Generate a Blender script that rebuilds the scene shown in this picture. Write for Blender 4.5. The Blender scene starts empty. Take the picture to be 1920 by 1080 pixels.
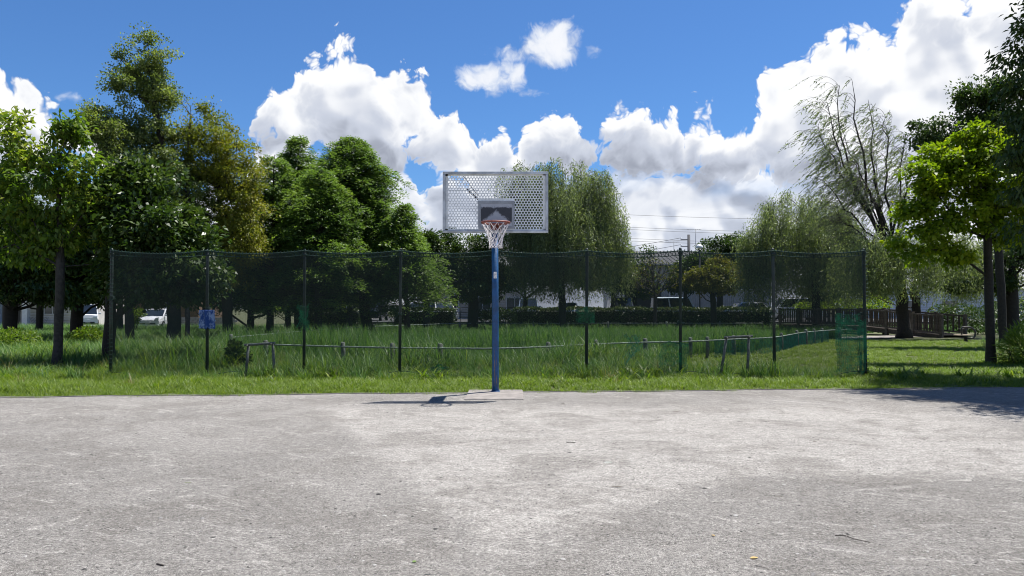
import bpy, math, random
import numpy as np
from mathutils import Vector, Matrix
random.seed(7)
RNG = np.random.default_rng(11)
R = math.radians
scn = bpy.context.scene
COL = scn.collection

# ------------------------------------------------------------------ camera
EYE = 1.5
FOC = 1423.0                       # focal length in pixels of a 1920 wide frame
PITCH = math.atan2(38.0, FOC)
cam_data = bpy.data.cameras.new('camera')
cam_data.sensor_width = 36.0
cam_data.lens = 36.0 * FOC / 1920.0
cam_data.clip_start = 0.05
cam_data.clip_end = 5000.0
cam = bpy.data.objects.new('camera', cam_data)
COL.objects.link(cam)
cam.location = (0, 0, EYE)
cam.rotation_euler = (math.pi / 2 + PITCH, 0, 0)
scn.camera = cam


def ray(px, py):
    u = (px - 960.0) / FOC
    v = (540.0 - py) / FOC
    return (u, math.cos(PITCH) - v * math.sin(PITCH), math.sin(PITCH) + v * math.cos(PITCH))


def at(px, py, D):
    """world point at distance D ahead that lies in the direction measured in the photograph"""
    x, y, z = ray(px, py)
    k = D / y
    return Vector((x * k, D, EYE + z * k))


def gx(px, D):
    return (px - 960.0) / FOC * D / math.cos(PITCH)


def hz(py, D):
    return at(960, py, D).z


def angles(px, py):
    x, y, z = ray(px, py)
    return math.atan2(x, y), math.asin(z / math.sqrt(x * x + y * y + z * z))


# ------------------------------------------------------------------ sun, sky, exposure
SUN_TO = Vector((0.31, 0.235, 1.0)).normalized()
sun_data = bpy.data.lights.new('sun', 'SUN')
sun_data.energy = 5.0
sun_data.angle = R(0.53)
sun_data.color = (1.0, 0.96, 0.90)
sun = bpy.data.objects.new('sun', sun_data)
COL.objects.link(sun)
sun.location = (20, 15, 60)
sun.rotation_euler = (-SUN_TO).to_track_quat('-Z', 'Y').to_euler()

scn.view_settings.view_transform = 'Standard'
scn.view_settings.look = 'None'
scn.view_settings.exposure = 0.80
scn.view_settings.gamma = 1.0
scn.view_settings.use_curve_mapping = False
scn.cycles.max_bounces = 8
scn.cycles.diffuse_bounces = 4
scn.cycles.glossy_bounces = 3
scn.cycles.transmission_bounces = 6
scn.cycles.transparent_max_bounces = 16
scn.cycles.use_denoising = True
scn.cycles.pixel_filter_type = 'BLACKMAN_HARRIS'
scn.cycles.filter_width = 1.05
scn.cycles.sample_clamp_indirect = 8.0


class NT:
    """small node-tree writer"""
    def __init__(self, tree):
        self.t = tree
        self.n = tree.nodes
        self.l = tree.links

    def new(self, kind, **kw):
        nd = self.n.new(kind)
        for k, v in kw.items():
            setattr(nd, k, v)
        return nd

    def put(self, sock, v):
        if isinstance(v, bpy.types.NodeSocket):
            self.l.new(v, sock)
        elif v is not None:
            sock.default_value = v

    def math(self, op, a, b=None, c=None, clamp=False):
        nd = self.new('ShaderNodeMath', operation=op, use_clamp=clamp)
        self.put(nd.inputs[0], a)
        if b is not None:
            self.put(nd.inputs[1], b)
        if c is not None:
            self.put(nd.inputs[2], c)
        return nd.outputs[0]

    def vec(self, op, a, b=None):
        nd = self.new('ShaderNodeVectorMath', operation=op)
        self.put(nd.inputs[0], a)
        if b is not None:
            self.put(nd.inputs['Scale'] if op == 'SCALE' else nd.inputs[1], b)
        return nd.outputs[0]

    def xyz(self, x=0.0, y=0.0, z=0.0):
        nd = self.new('ShaderNodeCombineXYZ')
        for i, v in enumerate((x, y, z)):
            self.put(nd.inputs[i], v)
        return nd.outputs[0]

    def sep(self, v):
        nd = self.new('ShaderNodeSeparateXYZ')
        self.put(nd.inputs[0], v)
        return nd.outputs

    def noise(self, v, scale, detail=3.0, rough=0.5, dims='3D', dist=0.0):
        nd = self.new('ShaderNodeTexNoise', noise_dimensions=dims)
        self.put(nd.inputs['Vector'], v)
        nd.inputs['Scale'].default_value = scale
        nd.inputs['Detail'].default_value = detail
        nd.inputs['Roughness'].default_value = rough
        nd.inputs['Distortion'].default_value = dist
        return nd

    def ramp(self, v, lo, hi, a=0.0, b=1.0, smooth=True):
        nd = self.new('ShaderNodeMapRange')
        nd.interpolation_type = 'SMOOTHSTEP' if smooth else 'LINEAR'
        self.put(nd.inputs[0], v)
        for i, x in enumerate((lo, hi, a, b)):
            self.put(nd.inputs[i + 1], x)
        return nd.outputs[0]

    def mix(self, f, a, b, mode='MIX'):
        nd = self.new('ShaderNodeMix', data_type='RGBA', blend_type=mode)
        self.put(nd.inputs[0], f)
        for s, v in ((nd.inputs[6], a), (nd.inputs[7], b)):
            if isinstance(v, (tuple, list)) and len(v) == 3:
                v = (*v, 1.0)
            self.put(s, v)
        return nd.outputs[2]


def curve_node(N, x, pts):
    """Float Curve through pts given as (x, y) in 0..1"""
    nd = N.new('ShaderNodeFloatCurve')
    c = nd.mapping.curves[0]
    pts = sorted(pts)
    while len(c.points) < len(pts):
        c.points.new(0.5, 0.5)
    for p, (a, b) in zip(c.points, pts):
        p.location = (a, b)
        p.handle_type = 'AUTO_CLAMPED'
    nd.mapping.use_clip = False
    nd.mapping.update()
    N.put(nd.inputs['Value'], x)
    return nd.outputs[0]


AZ0, EL0 = 0.72, 0.60       # the bank of cumulus is described over +-AZ0 and repeats, mirrored, round the horizon


def profile(pts):
    out = []
    for px, py in pts:
        a, e = angles(px, py)
        out.append(((a + AZ0) / (2 * AZ0), (e + 0.1) / (EL0 + 0.1)))
    return out


TOP_FRONT = profile([(-220, 180), (-100, 120), (0, 140), (42, 130), (80, 156), (118, 184), (150, 210), (205, 262), (300, 420), (415, 430), (455, 300), (478, 178),
    (530, 150), (562, 114), (596, 76), (630, 57), (664, 66), (696, 98), (724, 126), (748, 118), (776, 112), (802, 138), (832, 166), (862, 182),
    (876, 198), (905, 194), (942, 198), (958, 222), (967, 262), (977, 226), (1010, 205), (1050, 180), (1078, 190), (1090, 214),
    (1130, 200), (1170, 186), (1212, 170), (1242, 190), (1272, 206), (1281, 240), (1291, 200), (1322, 175), (1350, 178), (1367, 196), (1400, 186),
    (1412, 148), (1442, 108), (1482, 60), (1524, 40), (1568, 40), (1590, 56), (1622, 30), (1672, -4), (1760, -60), (1900, -90), (2050, -60), (2200, 40)])
BASE_FRONT = profile([(-220, 330), (0, 330), (150, 300), (300, 420), (470, 262), (520, 262), (560, 300), (700, 306), (780, 290), (850, 330), (900, 400), (960, 400), (1000, 330),
    (1120, 310), (1240, 312), (1290, 330), (1400, 330), (1500, 322), (1600, 380), (1900, 420), (2200, 400)])
TOP_BACK = profile([(-220, 300), (0, 270), (200, 300), (420, 330), (480, 268), (540, 240), (640, 280), (720, 300), (748, 274), (775, 288), (786, 330), (800, 345), (812, 300), (826, 276), (860, 262), (960, 262),
    (1100, 268), (1250, 262), (1300, 268), (1450, 250), (1700, 240), (1900, 200), (2200, 260)])


def cloud_group():
    g = bpy.data.node_groups.new('cloud_field', 'ShaderNodeTree')
    g.interface.new_socket('P', in_out='INPUT', socket_type='NodeSocketVector')
    for s in ('Front', 'Back', 'Small', 'Base', 'Lump'):
        g.interface.new_socket(s, in_out='OUTPUT', socket_type='NodeSocketFloat')
    N = NT(g)
    gi = N.new('NodeGroupInput')
    go = N.new('NodeGroupOutput')
    P = gi.outputs[0]
    w1 = N.noise(P, 11.0, 4.0, 0.52, '2D')
    off = N.vec('SCALE', N.vec('SUBTRACT', w1.outputs['Color'], (0.5, 0.5, 0.5)), 0.064)
    W = N.vec('ADD', P, off)
    vo = N.new('ShaderNodeTexVoronoi', voronoi_dimensions='2D', feature='F1')
    N.put(vo.inputs['Vector'], W)
    vo.inputs['Scale'].default_value = 17.0
    vo.inputs['Detail'].default_value = 3.0
    vo.inputs['Roughness'].default_value = 0.54
    vo.inputs['Lacunarity'].default_value = 2.3
    lump = N.math('SUBTRACT', 0.42, vo.outputs['Distance'])          # rounded heads
    wx, wy, _ = N.sep(W)
    px_, py_, _ = N.sep(P)
    ax = N.math('ADD', N.math('MULTIPLY', wx, 0.22), N.math('MULTIPLY', px_, 0.78))
    x = N.math('DIVIDE', N.math('PINGPONG', N.math('ADD', ax, AZ0), 2 * AZ0), 2 * AZ0)

    def elev(pts):
        return N.math('SUBTRACT', N.math('MULTIPLY', curve_node(N, x, pts), EL0 + 0.1), 0.1)
    ey = N.math('ADD', N.math('MULTIPLY', wy, 0.5), N.math('MULTIPLY', py_, 0.5))
    top, base, back = elev(TOP_FRONT), elev(BASE_FRONT), elev(TOP_BACK)
    l = N.math('MULTIPLY', lump, 0.052)
    up = N.math('SUBTRACT', N.math('ADD', top, 0.004), ey)
    lo = N.math('MULTIPLY', N.math('SUBTRACT', ey, base), 1.0)
    front = N.math('ADD', N.math('SMOOTH_MIN', up, N.math('ADD', lo, 0.03), 0.04), l)
    N.put(go.inputs['Front'], front)
    ey2 = N.math('ADD', N.math('MULTIPLY', wy, 0.9), N.math('MULTIPLY', py_, 0.1))
    N.put(go.inputs['Back'], N.math('ADD', N.math('SUBTRACT', back, ey2), l))
    # the few small clouds
    best = None
    for (cx, cy, rx, ry) in ((1034, 82, 80, 52), (1088, 98, 66, 24), (968, 100, 78, 22), (925, 146, 92, 36), (918, 176, 32, 15), (1002, 176, 40, 11), (142, 188, 30, 16)):
        ca, ce = angles(cx, cy)
        du = N.math('DIVIDE', N.math('SUBTRACT', px_, ca), rx / FOC)
        dv = N.math('DIVIDE', N.math('SUBTRACT', py_, ce), ry / FOC)
        r2 = N.math('ADD', N.math('MULTIPLY', du, du), N.math('MULTIPLY', dv, dv))
        h = N.math('MULTIPLY', N.math('SUBTRACT', 1.0, r2), max(0.014, ry / FOC * 0.9))
        best = h if best is None else N.math('MAXIMUM', best, h)
    fine = N.math('MULTIPLY', N.math('SUBTRACT', N.noise(W, 40.0, 4.0, 0.6, '2D').outputs['Fac'], 0.5), 0.030)
    N.put(go.inputs['Small'], N.math('ADD', N.math('ADD', N.math('MAXIMUM', best, -0.02), fine), N.math('MULTIPLY', l, 0.35)))
    # how far up in its own cloud a point lies: 0 at the base, 1 at the top
    N.put(go.inputs['Base'], N.math('DIVIDE', N.math('SUBTRACT', ey, base), N.math('MAXIMUM', N.math('SUBTRACT', top, base), 0.03)))
    v2 = N.new('ShaderNodeTexVoronoi', voronoi_dimensions='2D', feature='SMOOTH_F1')
    N.put(v2.inputs['Vector'], N.vec('ADD', P, N.vec('SCALE', off, 0.7)))
    v2.inputs['Scale'].default_value = 11.0
    v2.inputs['Detail'].default_value = 2.0
    v2.inputs['Roughness'].default_value = 0.45
    v2.inputs['Smoothness'].default_value = 0.6
    N.put(go.inputs['Lump'], N.math('SUBTRACT', 0.5, v2.outputs['Distance']))
    return g


def build_world():
    w = bpy.data.worlds.new('World')
    scn.world = w
    w.use_nodes = True
    w.cycles.sampling_method = 'MANUAL'
    w.cycles.sample_map_resolution = 512
    t = w.node_tree
    t.nodes.clear()
    N = NT(t)
    out = N.new('ShaderNodeOutputWorld')
    sky = N.new('ShaderNodeTexSky', sky_type='NISHITA')
    sky.sun_disc = False
    sky.sun_elevation = math.asin(SUN_TO.z)
    sky.sun_rotation = math.atan2(SUN_TO.x, SUN_TO.y)
    sky.altitude = 30
    sky.air_density = 1.0
    sky.dust_density = 0.35
    sky.ozone_density = 3.0
    bg_sky = N.new('ShaderNodeBackground')
    N.put(bg_sky.inputs['Color'], N.mix(1.0, sky.outputs[0], SKY_TINT, 'MULTIPLY'))
    bg_sky.inputs['Strength'].default_value = 0.0785
    d = N.new('ShaderNodeTexCoord').outputs['Generated']
    x, y, z = N.sep(N.vec('NORMALIZE', d))
    az = N.math('ARCTAN2', x, y)
    el = N.math('ARCSINE', z)
    P = N.xyz(az, el, 0.0)
    grp = cloud_group()

    def field(p):
        nd = N.new('ShaderNodeGroup')
        nd.node_tree = grp
        N.put(nd.inputs[0], p)
        return nd.outputs
    A = field(P)
    B = field(N.vec('ADD', P, (0.0075, 0.0150, 0.0)))
    # cumulus heads turn bright where they face the sun, grey towards their flat base
    nz = N.noise(N.vec('MULTIPLY', P, (1.0, 1.9, 1.0)), 4.2, 4.0, 0.5, '2D').outputs['Fac']
    n2 = N.noise(N.vec('MULTIPLY', P, (1.0, 2.6, 1.0)), 7.0, 5.0, 0.55, '2D', 0.4).outputs['Fac']
    dl = N.math('SUBTRACT', A[4], B[4])
    lit = N.ramp(dl, -0.22, 0.20)

    def shade(i, hgt, wl):
        depth = N.ramp(A[i], 0.0, 0.05)
        f = N.math('ADD', N.math('MULTIPLY', hgt, 1.0 - wl), N.math('MULTIPLY', lit, wl))
        f = N.math('ADD', f, N.math('MULTIPLY', N.math('SUBTRACT', 1.0, depth), 0.25))
        return N.math('MINIMUM', N.math('MAXIMUM', f, 0.0), 1.0)
    c_lo, c_mid, c_hi = (0.34, 0.37, 0.45), (0.60, 0.645, 0.75), (1.0, 1.01, 1.03)

    def colour(f):
        return N.mix(N.ramp(f, 0.42, 0.94), N.mix(N.ramp(f, 0.0, 0.5), c_lo, c_mid), c_hi)
    hF = N.ramp(N.math('ADD', A[3], N.math('MULTIPLY', N.math('SUBTRACT', nz, 0.5), 1.1)), -0.14, 0.78)
    hB = N.ramp(n2, 0.34, 0.66, 0.25, 0.85)
    colF = colour(shade(0, hF, 0.36))
    colB = N.mix(0.15, colour(shade(1, hB, 0.60)), (0.62, 0.71, 0.88))
    colS = N.mix(N.ramp(A[2], 0.0, 0.03), (0.66, 0.75, 0.90), (0.97, 0.98, 1.01))
    aF = N.ramp(A[0], 0.0, 0.012)
    aB = N.math('MULTIPLY', N.ramp(A[1], 0.0, 0.016), N.ramp(nz, 0.22, 0.44, 0.55, 1.0))
    aS = N.math('MULTIPLY', N.ramp(A[2], -0.001, 0.020), 0.95)
    up = N.ramp(el, -0.05, 0.0)
    col = N.mix(aS, N.mix(aF, colB, colF), colS)
    alpha = N.math('MAXIMUM', N.math('MAXIMUM', aB, aF), aS)
    alpha = N.math('MULTIPLY', alpha, up)
    bg_cl = N.new('ShaderNodeBackground')
    N.put(bg_cl.inputs['Color'], col)
    bg_cl.inputs['Strength'].default_value = 0.581
    ms = N.new('ShaderNodeMixShader')
    N.put(ms.inputs[0], alpha)
    N.l.new(bg_sky.outputs[0], ms.inputs[1])
    N.l.new(bg_cl.outputs[0], ms.inputs[2])
    N.l.new(ms.outputs[0], out.inputs['Surface'])


SKY_TINT = (0.42, 0.67, 0.96)
build_world()

# ------------------------------------------------------------------ helpers
def link(o, parent=None):
    COL.objects.link(o)
    if parent is not None:
        o.parent = parent
    return o


def tag(o, label=None, cat=None, group=None, kind=None):
    if label:
        o['label'] = label
    if cat:
        o['category'] = cat
    if group:
        o['group'] = group
    if kind:
        o['kind'] = kind
    return o


def empty(name, loc=(0, 0, 0), rz=0.0, label=None, cat=None, group=None):
    o = bpy.data.objects.new(name, None)
    o.empty_display_size = 0.2
    o.location = loc
    o.rotation_euler = (0, 0, rz)
    link(o)
    return tag(o, label, cat, group)


class MB:
    """collects simple solids into one mesh"""
    def __init__(self):
        self.v = []
        self.f = []
        self.sm = []

    def add(self, vs, fs, smooth=False):
        k = len(self.v)
        self.v.extend([tuple(p) for p in vs])
        self.f.extend([tuple(i + k for i in f) for f in fs])
        self.sm.extend([smooth] * len(fs))
        return self

    def box(self, c, s, rot=None):
        hx, hy, hz_ = s[0] / 2, s[1] / 2, s[2] / 2
        vs = [Vector((x, y, z)) for z in (-hz_, hz_) for y in (-hy, hy) for x in (-hx, hx)]
        if rot is not None:
            m = rot if isinstance(rot, Matrix) else Matrix.Rotation(rot, 3, 'Z')
            vs = [m @ p for p in vs]
        c = Vector(c)
        return self.add([p + c for p in vs], [(0, 2, 3, 1), (4, 5, 7, 6), (0, 1, 5, 4), (2, 6, 7, 3), (0, 4, 6, 2), (1, 3, 7, 5)])

    def bar(self, a, b, w, h=None):
        """square bar from a to b"""
        a, b = Vector(a), Vector(b)
        d = b - a
        q = d.to_track_quat('Z', 'Y').to_matrix()
        return self.box((a + b) / 2, (w, h or w, d.length), q)

    def tube(self, pts, rad, sides=8, caps=True, closed=False):
        pts = [Vector(p) for p in pts]
        n = len(pts)
        rr = [rad] * n if isinstance(rad, (int, float)) else list(rad)
        vs, fs = [], []
        prev = None
        for i, p in enumerate(pts):
            if closed:
                t = (pts[(i + 1) % n] - pts[i - 1])
            else:
                t = pts[min(i + 1, n - 1)] - pts[max(i - 1, 0)]
            if t.length < 1e-9:
                t = Vector((0, 0, 1))
            t.normalize()
            if prev is None:
                ref = Vector((0, 0, 1)) if abs(t.z) < 0.9 else Vector((0, 1, 0))
                u = t.cross(ref).normalized()
            else:
                u = (prev - t * prev.dot(t))
                u = u.normalized() if u.length > 1e-6 else t.cross(Vector((1, 0, 0))).normalized()
            prev = u
            w = t.cross(u)
            for k in range(sides):
                a = 2 * math.pi * k / sides
                vs.append(p + (u * math.cos(a) + w * math.sin(a)) * rr[i])
        m = n if closed else n - 1
        for i in range(m):
            j = (i + 1) % n
            for k in range(sides):
                k2 = (k + 1) % sides
                fs.append((i * sides + k, j * sides + k, j * sides + k2, i * sides + k2))
        self.add(vs, fs, True)
        if caps and not closed:
            b = len(self.v) - len(vs)
            self.f.append(tuple(b + k for k in range(sides)))
            self.f.append(tuple(b + (n - 1) * sides + k for k in reversed(range(sides))))
            self.sm += [False, False]
        return self

    def lathe(self, prof, c=(0, 0, 0), sides=16):
        vs, fs = [], []
        for r, z in prof:
            for k in range(sides):
                a = 2 * math.pi * k / sides
                vs.append((c[0] + r * math.cos(a), c[1] + r * math.sin(a), c[2] + z))
        for i in range(len(prof) - 1):
            for k in range(sides):
                k2 = (k + 1) % sides
                fs.append((i * sides + k, i * sides + k2, (i + 1) * sides + k2, (i + 1) * sides + k))
        return self.add(vs, fs, True)

    def prism(self, poly, axis, lo, hi):
        """extrude a polygon given in the two other axes along axis"""
        n = len(poly)
        vs = []
        for t in (lo, hi):
            for p in poly:
                q = list(p)
                q.insert(axis, t)
                vs.append(tuple(q))
        fs = [tuple(range(n)), tuple(range(2 * n - 1, n - 1, -1))]
        fs += [(i, i + n, (i + 1) % n + n, (i + 1) % n) for i in range(n)]
        return self.add(vs, fs)

    def mesh(self, name, mat):
        me = bpy.data.meshes.new(name)
        me.from_pydata(self.v, [], self.f)
        me.polygons.foreach_set('use_smooth', self.sm)
        for m in (mat if isinstance(mat, (list, tuple)) else [mat]):
            me.materials.append(m)
        return me

    def build(self, name, mat, parent=None, bevel=0.0, loc=None):
        o = bpy.data.objects.new(name, self.mesh(name, mat))
        if loc is not None:
            o.location = loc
        link(o, parent)
        if bevel:
            b = o.modifiers.new('bevel', 'BEVEL')
            b.width = bevel
            b.segments = 2
            b.limit_method = 'ANGLE'
        return o


def np_mesh(name, verts, quads, mat, tint=None, smooth=False, attr='tint'):
    """fast mesh from arrays; quads (n,4) or (n,3)"""
    verts = np.asarray(verts, np.float32)
    quads = np.asarray(quads, np.int32)
    me = bpy.data.meshes.new(name)
    nv, nf, k = len(verts), len(quads), quads.shape[1]
    me.vertices.add(nv)
    me.vertices.foreach_set('co', verts.ravel())
    me.loops.add(nf * k)
    me.loops.foreach_set('vertex_index', quads.ravel())
    me.polygons.add(nf)
    me.polygons.foreach_set('loop_start', np.arange(0, nf * k, k, dtype=np.int32))
    me.polygons.foreach_set('loop_total', np.full(nf, k, np.int32))
    if smooth:
        me.polygons.foreach_set('use_smooth', np.ones(nf, bool))
    me.update(calc_edges=True)
    if tint is not None:
        a = me.attributes.new(attr, 'FLOAT', 'POINT')
        a.data.foreach_set('value', np.asarray(tint, np.float32))
    if mat:
        me.materials.append(mat)
    return me


def np_obj(name, verts, quads, mat, parent=None, **kw):
    return link(bpy.data.objects.new(name, np_mesh(name, verts, quads, mat, **kw)), parent)


def copy_tree(o, parent=None):
    c = o.copy()
    COL.objects.link(c)
    c.parent = parent
    for ch in list(o.children):
        copy_tree(ch, c)
    return c


def unit(a):
    return a / np.maximum(np.linalg.norm(a, axis=-1, keepdims=True), 1e-9)


# ------------------------------------------------------------------ materials
MATS = {}


def pm(name, col, rough=0.6, metal=0.0, var=0.12, scale=6.0, bump=0.0, bscale=40.0, col2=None, spec=0.5):
    """Principled material with procedural colour variation and fine relief"""
    if name in MATS:
        return MATS[name]
    m = bpy.data.materials.new(name)
    m.use_nodes = True
    N = NT(m.node_tree)
    b = m.node_tree.nodes['Principled BSDF']
    P = N.new('ShaderNodeTexCoord').outputs['Object']
    nz = N.noise(P, scale, 5.0, 0.6).outputs['Fac']
    c2 = col2 or tuple(min(1, c * (1 + 2.2 * var)) for c in col)
    c1 = col if col2 else tuple(c * (1 - var) for c in col)
    N.put(b.inputs['Base Color'], N.mix(N.ramp(nz, 0.3, 0.7), c1, c2))
    N.put(b.inputs['Roughness'], N.ramp(nz, 0.2, 0.8, max(0.02, rough - 0.08), min(1, rough + 0.08)))
    b.inputs['Metallic'].default_value = metal
    b.inputs['Specular IOR Level'].default_value = spec
    if bump:
        bm = N.new('ShaderNodeBump')
        bm.inputs['Strength'].default_value = bump
        bm.inputs['Distance'].default_value = 0.01
        N.put(bm.inputs['Height'], N.noise(P, bscale, 4.0, 0.6).outputs['Fac'])
        N.put(b.inputs['Normal'], bm.outputs[0])
    MATS[name] = m
    return m


def leaf_mat(name, dark, mid, light, trans=0.35, rough=0.5, spec=0.35):
    """leaf: each blade has its own tint; light passes through it"""
    dark, mid, light = (tuple(0.86 * q for q in c_) for c_ in (dark, mid, light))
    m = bpy.data.materials.new(name)
    m.use_nodes = True
    N = NT(m.node_tree)
    b = m.node_tree.nodes['Principled BSDF']
    out = m.node_tree.nodes['Material Output']
    at_ = N.new('ShaderNodeAttribute', attribute_name='tint')
    t = at_.outputs['Fac']
    c = N.mix(N.ramp(t, 0.5, 1.0), N.mix(N.ramp(t, 0.0, 0.5), dark, mid), light)
    N.put(b.inputs['Base Color'], c)
    b.inputs['Roughness'].default_value = rough
    b.inputs['Specular IOR Level'].default_value = spec
    tr = N.new('ShaderNodeBsdfTranslucent')
    N.put(tr.inputs['Color'], N.mix(1.0, c, (1.25, 1.35, 0.55), 'MULTIPLY'))
    ms = N.new('ShaderNodeMixShader')
    ms.inputs[0].default_value = trans
    N.l.new(b.outputs[0], ms.inputs[1])
    N.l.new(tr.outputs[0], ms.inputs[2])
    N.l.new(ms.outputs[0], out.inputs['Surface'])
    return m


BARK = pm('bark', (0.018, 0.016, 0.013), 0.9, var=0.35, scale=14, bump=0.9, bscale=30)
BARK_GREY = pm('bark_grey', (0.036, 0.033, 0.029), 0.9, var=0.35, scale=12, bump=0.8, bscale=25)
TWIG_GREY = pm('twig_grey', (0.075, 0.068, 0.062), 0.9, var=0.3, scale=10)
L_BROAD = leaf_mat('leaf_broad', (0.070, 0.135, 0.016), (0.140, 0.225, 0.026), (0.300, 0.350, 0.050), trans=0.45)
L_MAPLE = leaf_mat('leaf_maple', (0.095, 0.160, 0.008), (0.210, 0.310, 0.014), (0.340, 0.400, 0.020), trans=0.50)
L_POPLAR = leaf_mat('leaf_poplar', (0.105, 0.150, 0.045), (0.190, 0.245, 0.072), (0.300, 0.340, 0.140), trans=0.46)
L_GOLD = leaf_mat('leaf_gold', (0.100, 0.130, 0.018), (0.200, 0.230, 0.028), (0.275, 0.250, 0.040), trans=0.45)
L_FEATHER = leaf_mat('leaf_feather', (0.076, 0.138, 0.036), (0.138, 0.225, 0.054), (0.210, 0.305, 0.074), trans=0.44)
L_DARK = leaf_mat('leaf_dark', (0.030, 0.062, 0.014), (0.055, 0.100, 0.022), (0.110, 0.160, 0.036), trans=0.30, rough=0.42)
L_WILLOW = leaf_mat('leaf_willow', (0.140, 0.188, 0.088), (0.238, 0.296, 0.142), (0.350, 0.410, 0.225), trans=0.44)
L_AUTUMN = leaf_mat('leaf_autumn', (0.100, 0.125, 0.014), (0.200, 0.205, 0.022), (0.280, 0.230, 0.030), trans=0.42)
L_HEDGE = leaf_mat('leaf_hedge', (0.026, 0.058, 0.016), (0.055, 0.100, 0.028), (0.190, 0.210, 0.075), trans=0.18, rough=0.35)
L_GRASS = leaf_mat('leaf_grass', (0.085, 0.150, 0.018), (0.165, 0.250, 0.032), (0.285, 0.350, 0.095), trans=0.45, rough=0.5)
L_REED = leaf_mat('leaf_reed', (0.048, 0.122, 0.034), (0.108, 0.230, 0.060), (0.250, 0.365, 0.135), trans=0.38, rough=0.5)
L_DRY = leaf_mat('leaf_dry', (0.140, 0.150, 0.050), (0.260, 0.235, 0.105), (0.420, 0.360, 0.190), trans=0.25)

# ------------------------------------------------------------------ the ground
def sheet(name, poly, z, mat, label=None):
    me = bpy.data.meshes.new(name)
    me.from_pydata([(x, y, z) for x, y in poly], [], [tuple(range(len(poly)))])
    me.materials.append(mat)
    o = link(bpy.data.objects.new(name, me))
    return tag(o, label, None, None, 'structure')


def court_material():
    m = bpy.data.materials.new('court_gravel')
    m.use_nodes = True
    N = NT(m.node_tree)
    b = m.node_tree.nodes['Principled BSDF']
    P = N.new('ShaderNodeTexCoord').outputs['Object']
    big = N.noise(P, 0.28, 4.0, 0.6, dist=0.6).outputs['Fac']
    mid = N.noise(P, 1.1, 6.0, 0.62, dist=0.8).outputs['Fac']
    scuff = N.noise(N.vec('MULTIPLY', P, (1.0, 1.7, 1.0)), 2.6, 8.0, 0.72, dist=1.4).outputs['Fac']
    med = N.noise(P, 13.0, 6.0, 0.80).outputs['Fac']
    fine = N.noise(P, 46.0, 5.0, 0.85).outputs['Fac']
    grit = N.noise(P, 150.0, 3.0, 0.8).outputs['Fac']
    rot = N.new('ShaderNodeVectorRotate', rotation_type='Z_AXIS')
    N.put(rot.inputs['Vector'], P)
    rot.inputs['Angle'].default_value = 0.55
    streak = N.noise(N.vec('MULTIPLY', rot.outputs[0], (0.55, 3.6, 1.0)), 1.7, 7.0, 0.72, dist=0.5).outputs['Fac']
    # a pale dusty tongue, worn by play, that ends in a ragged front edge
    x, y, _ = N.sep(P)
    wob = N.math('MULTIPLY', N.math('SUBTRACT', mid, 0.5), 1.5)

    f1 = N.math('ADD', N.math('MULTIPLY', N.math('SUBTRACT', x, 0.07), -0.70), N.math('MULTIPLY', N.math('SUBTRACT', y, 4.75), 0.714))
    f1 = N.math('MAXIMUM', f1, N.math('SUBTRACT', y, 6.7))
    f2 = N.math('ADD', N.math('ADD', x, 0.36), N.math('MULTIPLY', N.math('SUBTRACT', y, 5.06), 0.42))
    f3 = N.math('MULTIPLY', N.math('SUBTRACT', 12.0, y), 0.35)
    f4 = N.math('MULTIPLY', N.math('SUBTRACT', 6.5, x), 0.40)
    e = N.math('MINIMUM', N.math('MINIMUM', f1, f2), N.math('MINIMUM', f3, f4))
    pale = N.math('MULTIPLY', N.ramp(N.math('ADD', e, N.math('MULTIPLY', wob, 0.55)), -0.06, 0.30), N.ramp(scuff, 0.34, 0.52, 0.45, 1.0))
    c = N.mix(N.ramp(big, 0.34, 0.66), (0.224, 0.212, 0.195), (0.282, 0.267, 0.246))
    c = N.mix(N.math('MULTIPLY', pale, 0.85), c, (0.385, 0.365, 0.336))
    c = N.mix(N.math('MULTIPLY', N.ramp(mid, 0.44, 0.62), 0.50), c, (0.172, 0.159, 0.142))
    c = N.mix(N.math('MULTIPLY', N.ramp(scuff, 0.55, 0.68), 0.70), c, (0.440, 0.418, 0.384))
    c = N.mix(N.math('MULTIPLY', N.ramp(streak, 0.56, 0.70), 0.75), c, (0.430, 0.410, 0.378))

    def grain(nz_, lo, hi, a_, b2):
        v = N.ramp(nz_, lo, hi, a_, b2)
        return N.xyz(v, v, v)
    for g_ in (grain(med, 0.38, 0.62, 0.82, 1.20), grain(fine, 0.38, 0.62, 0.56, 1.46), grain(grit, 0.36, 0.64, 0.40 * 0.84, 1.60 * 0.84)):
        c = N.mix(1.0, c, g_, 'MULTIPLY')
    N.put(b.inputs['Base Color'], c)
    b.inputs['Roughness'].default_value = 0.92
    b.inputs['Specular IOR Level'].default_value = 0.2
    hsum = N.math('ADD', N.math('ADD', N.math('MULTIPLY', fine, 1.0), N.math('MULTIPLY', med, 1.6)), N.math('ADD', N.math('MULTIPLY', grit, 0.55), N.math('MULTIPLY', scuff, 0.8)))
    bm = N.new('ShaderNodeBump')
    bm.inputs['Strength'].default_value = 0.75
    bm.inputs['Distance'].default_value = 0.016
    N.put(bm.inputs['Height'], hsum)
    N.put(b.inputs['Normal'], bm.outputs[0])
    return m


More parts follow.
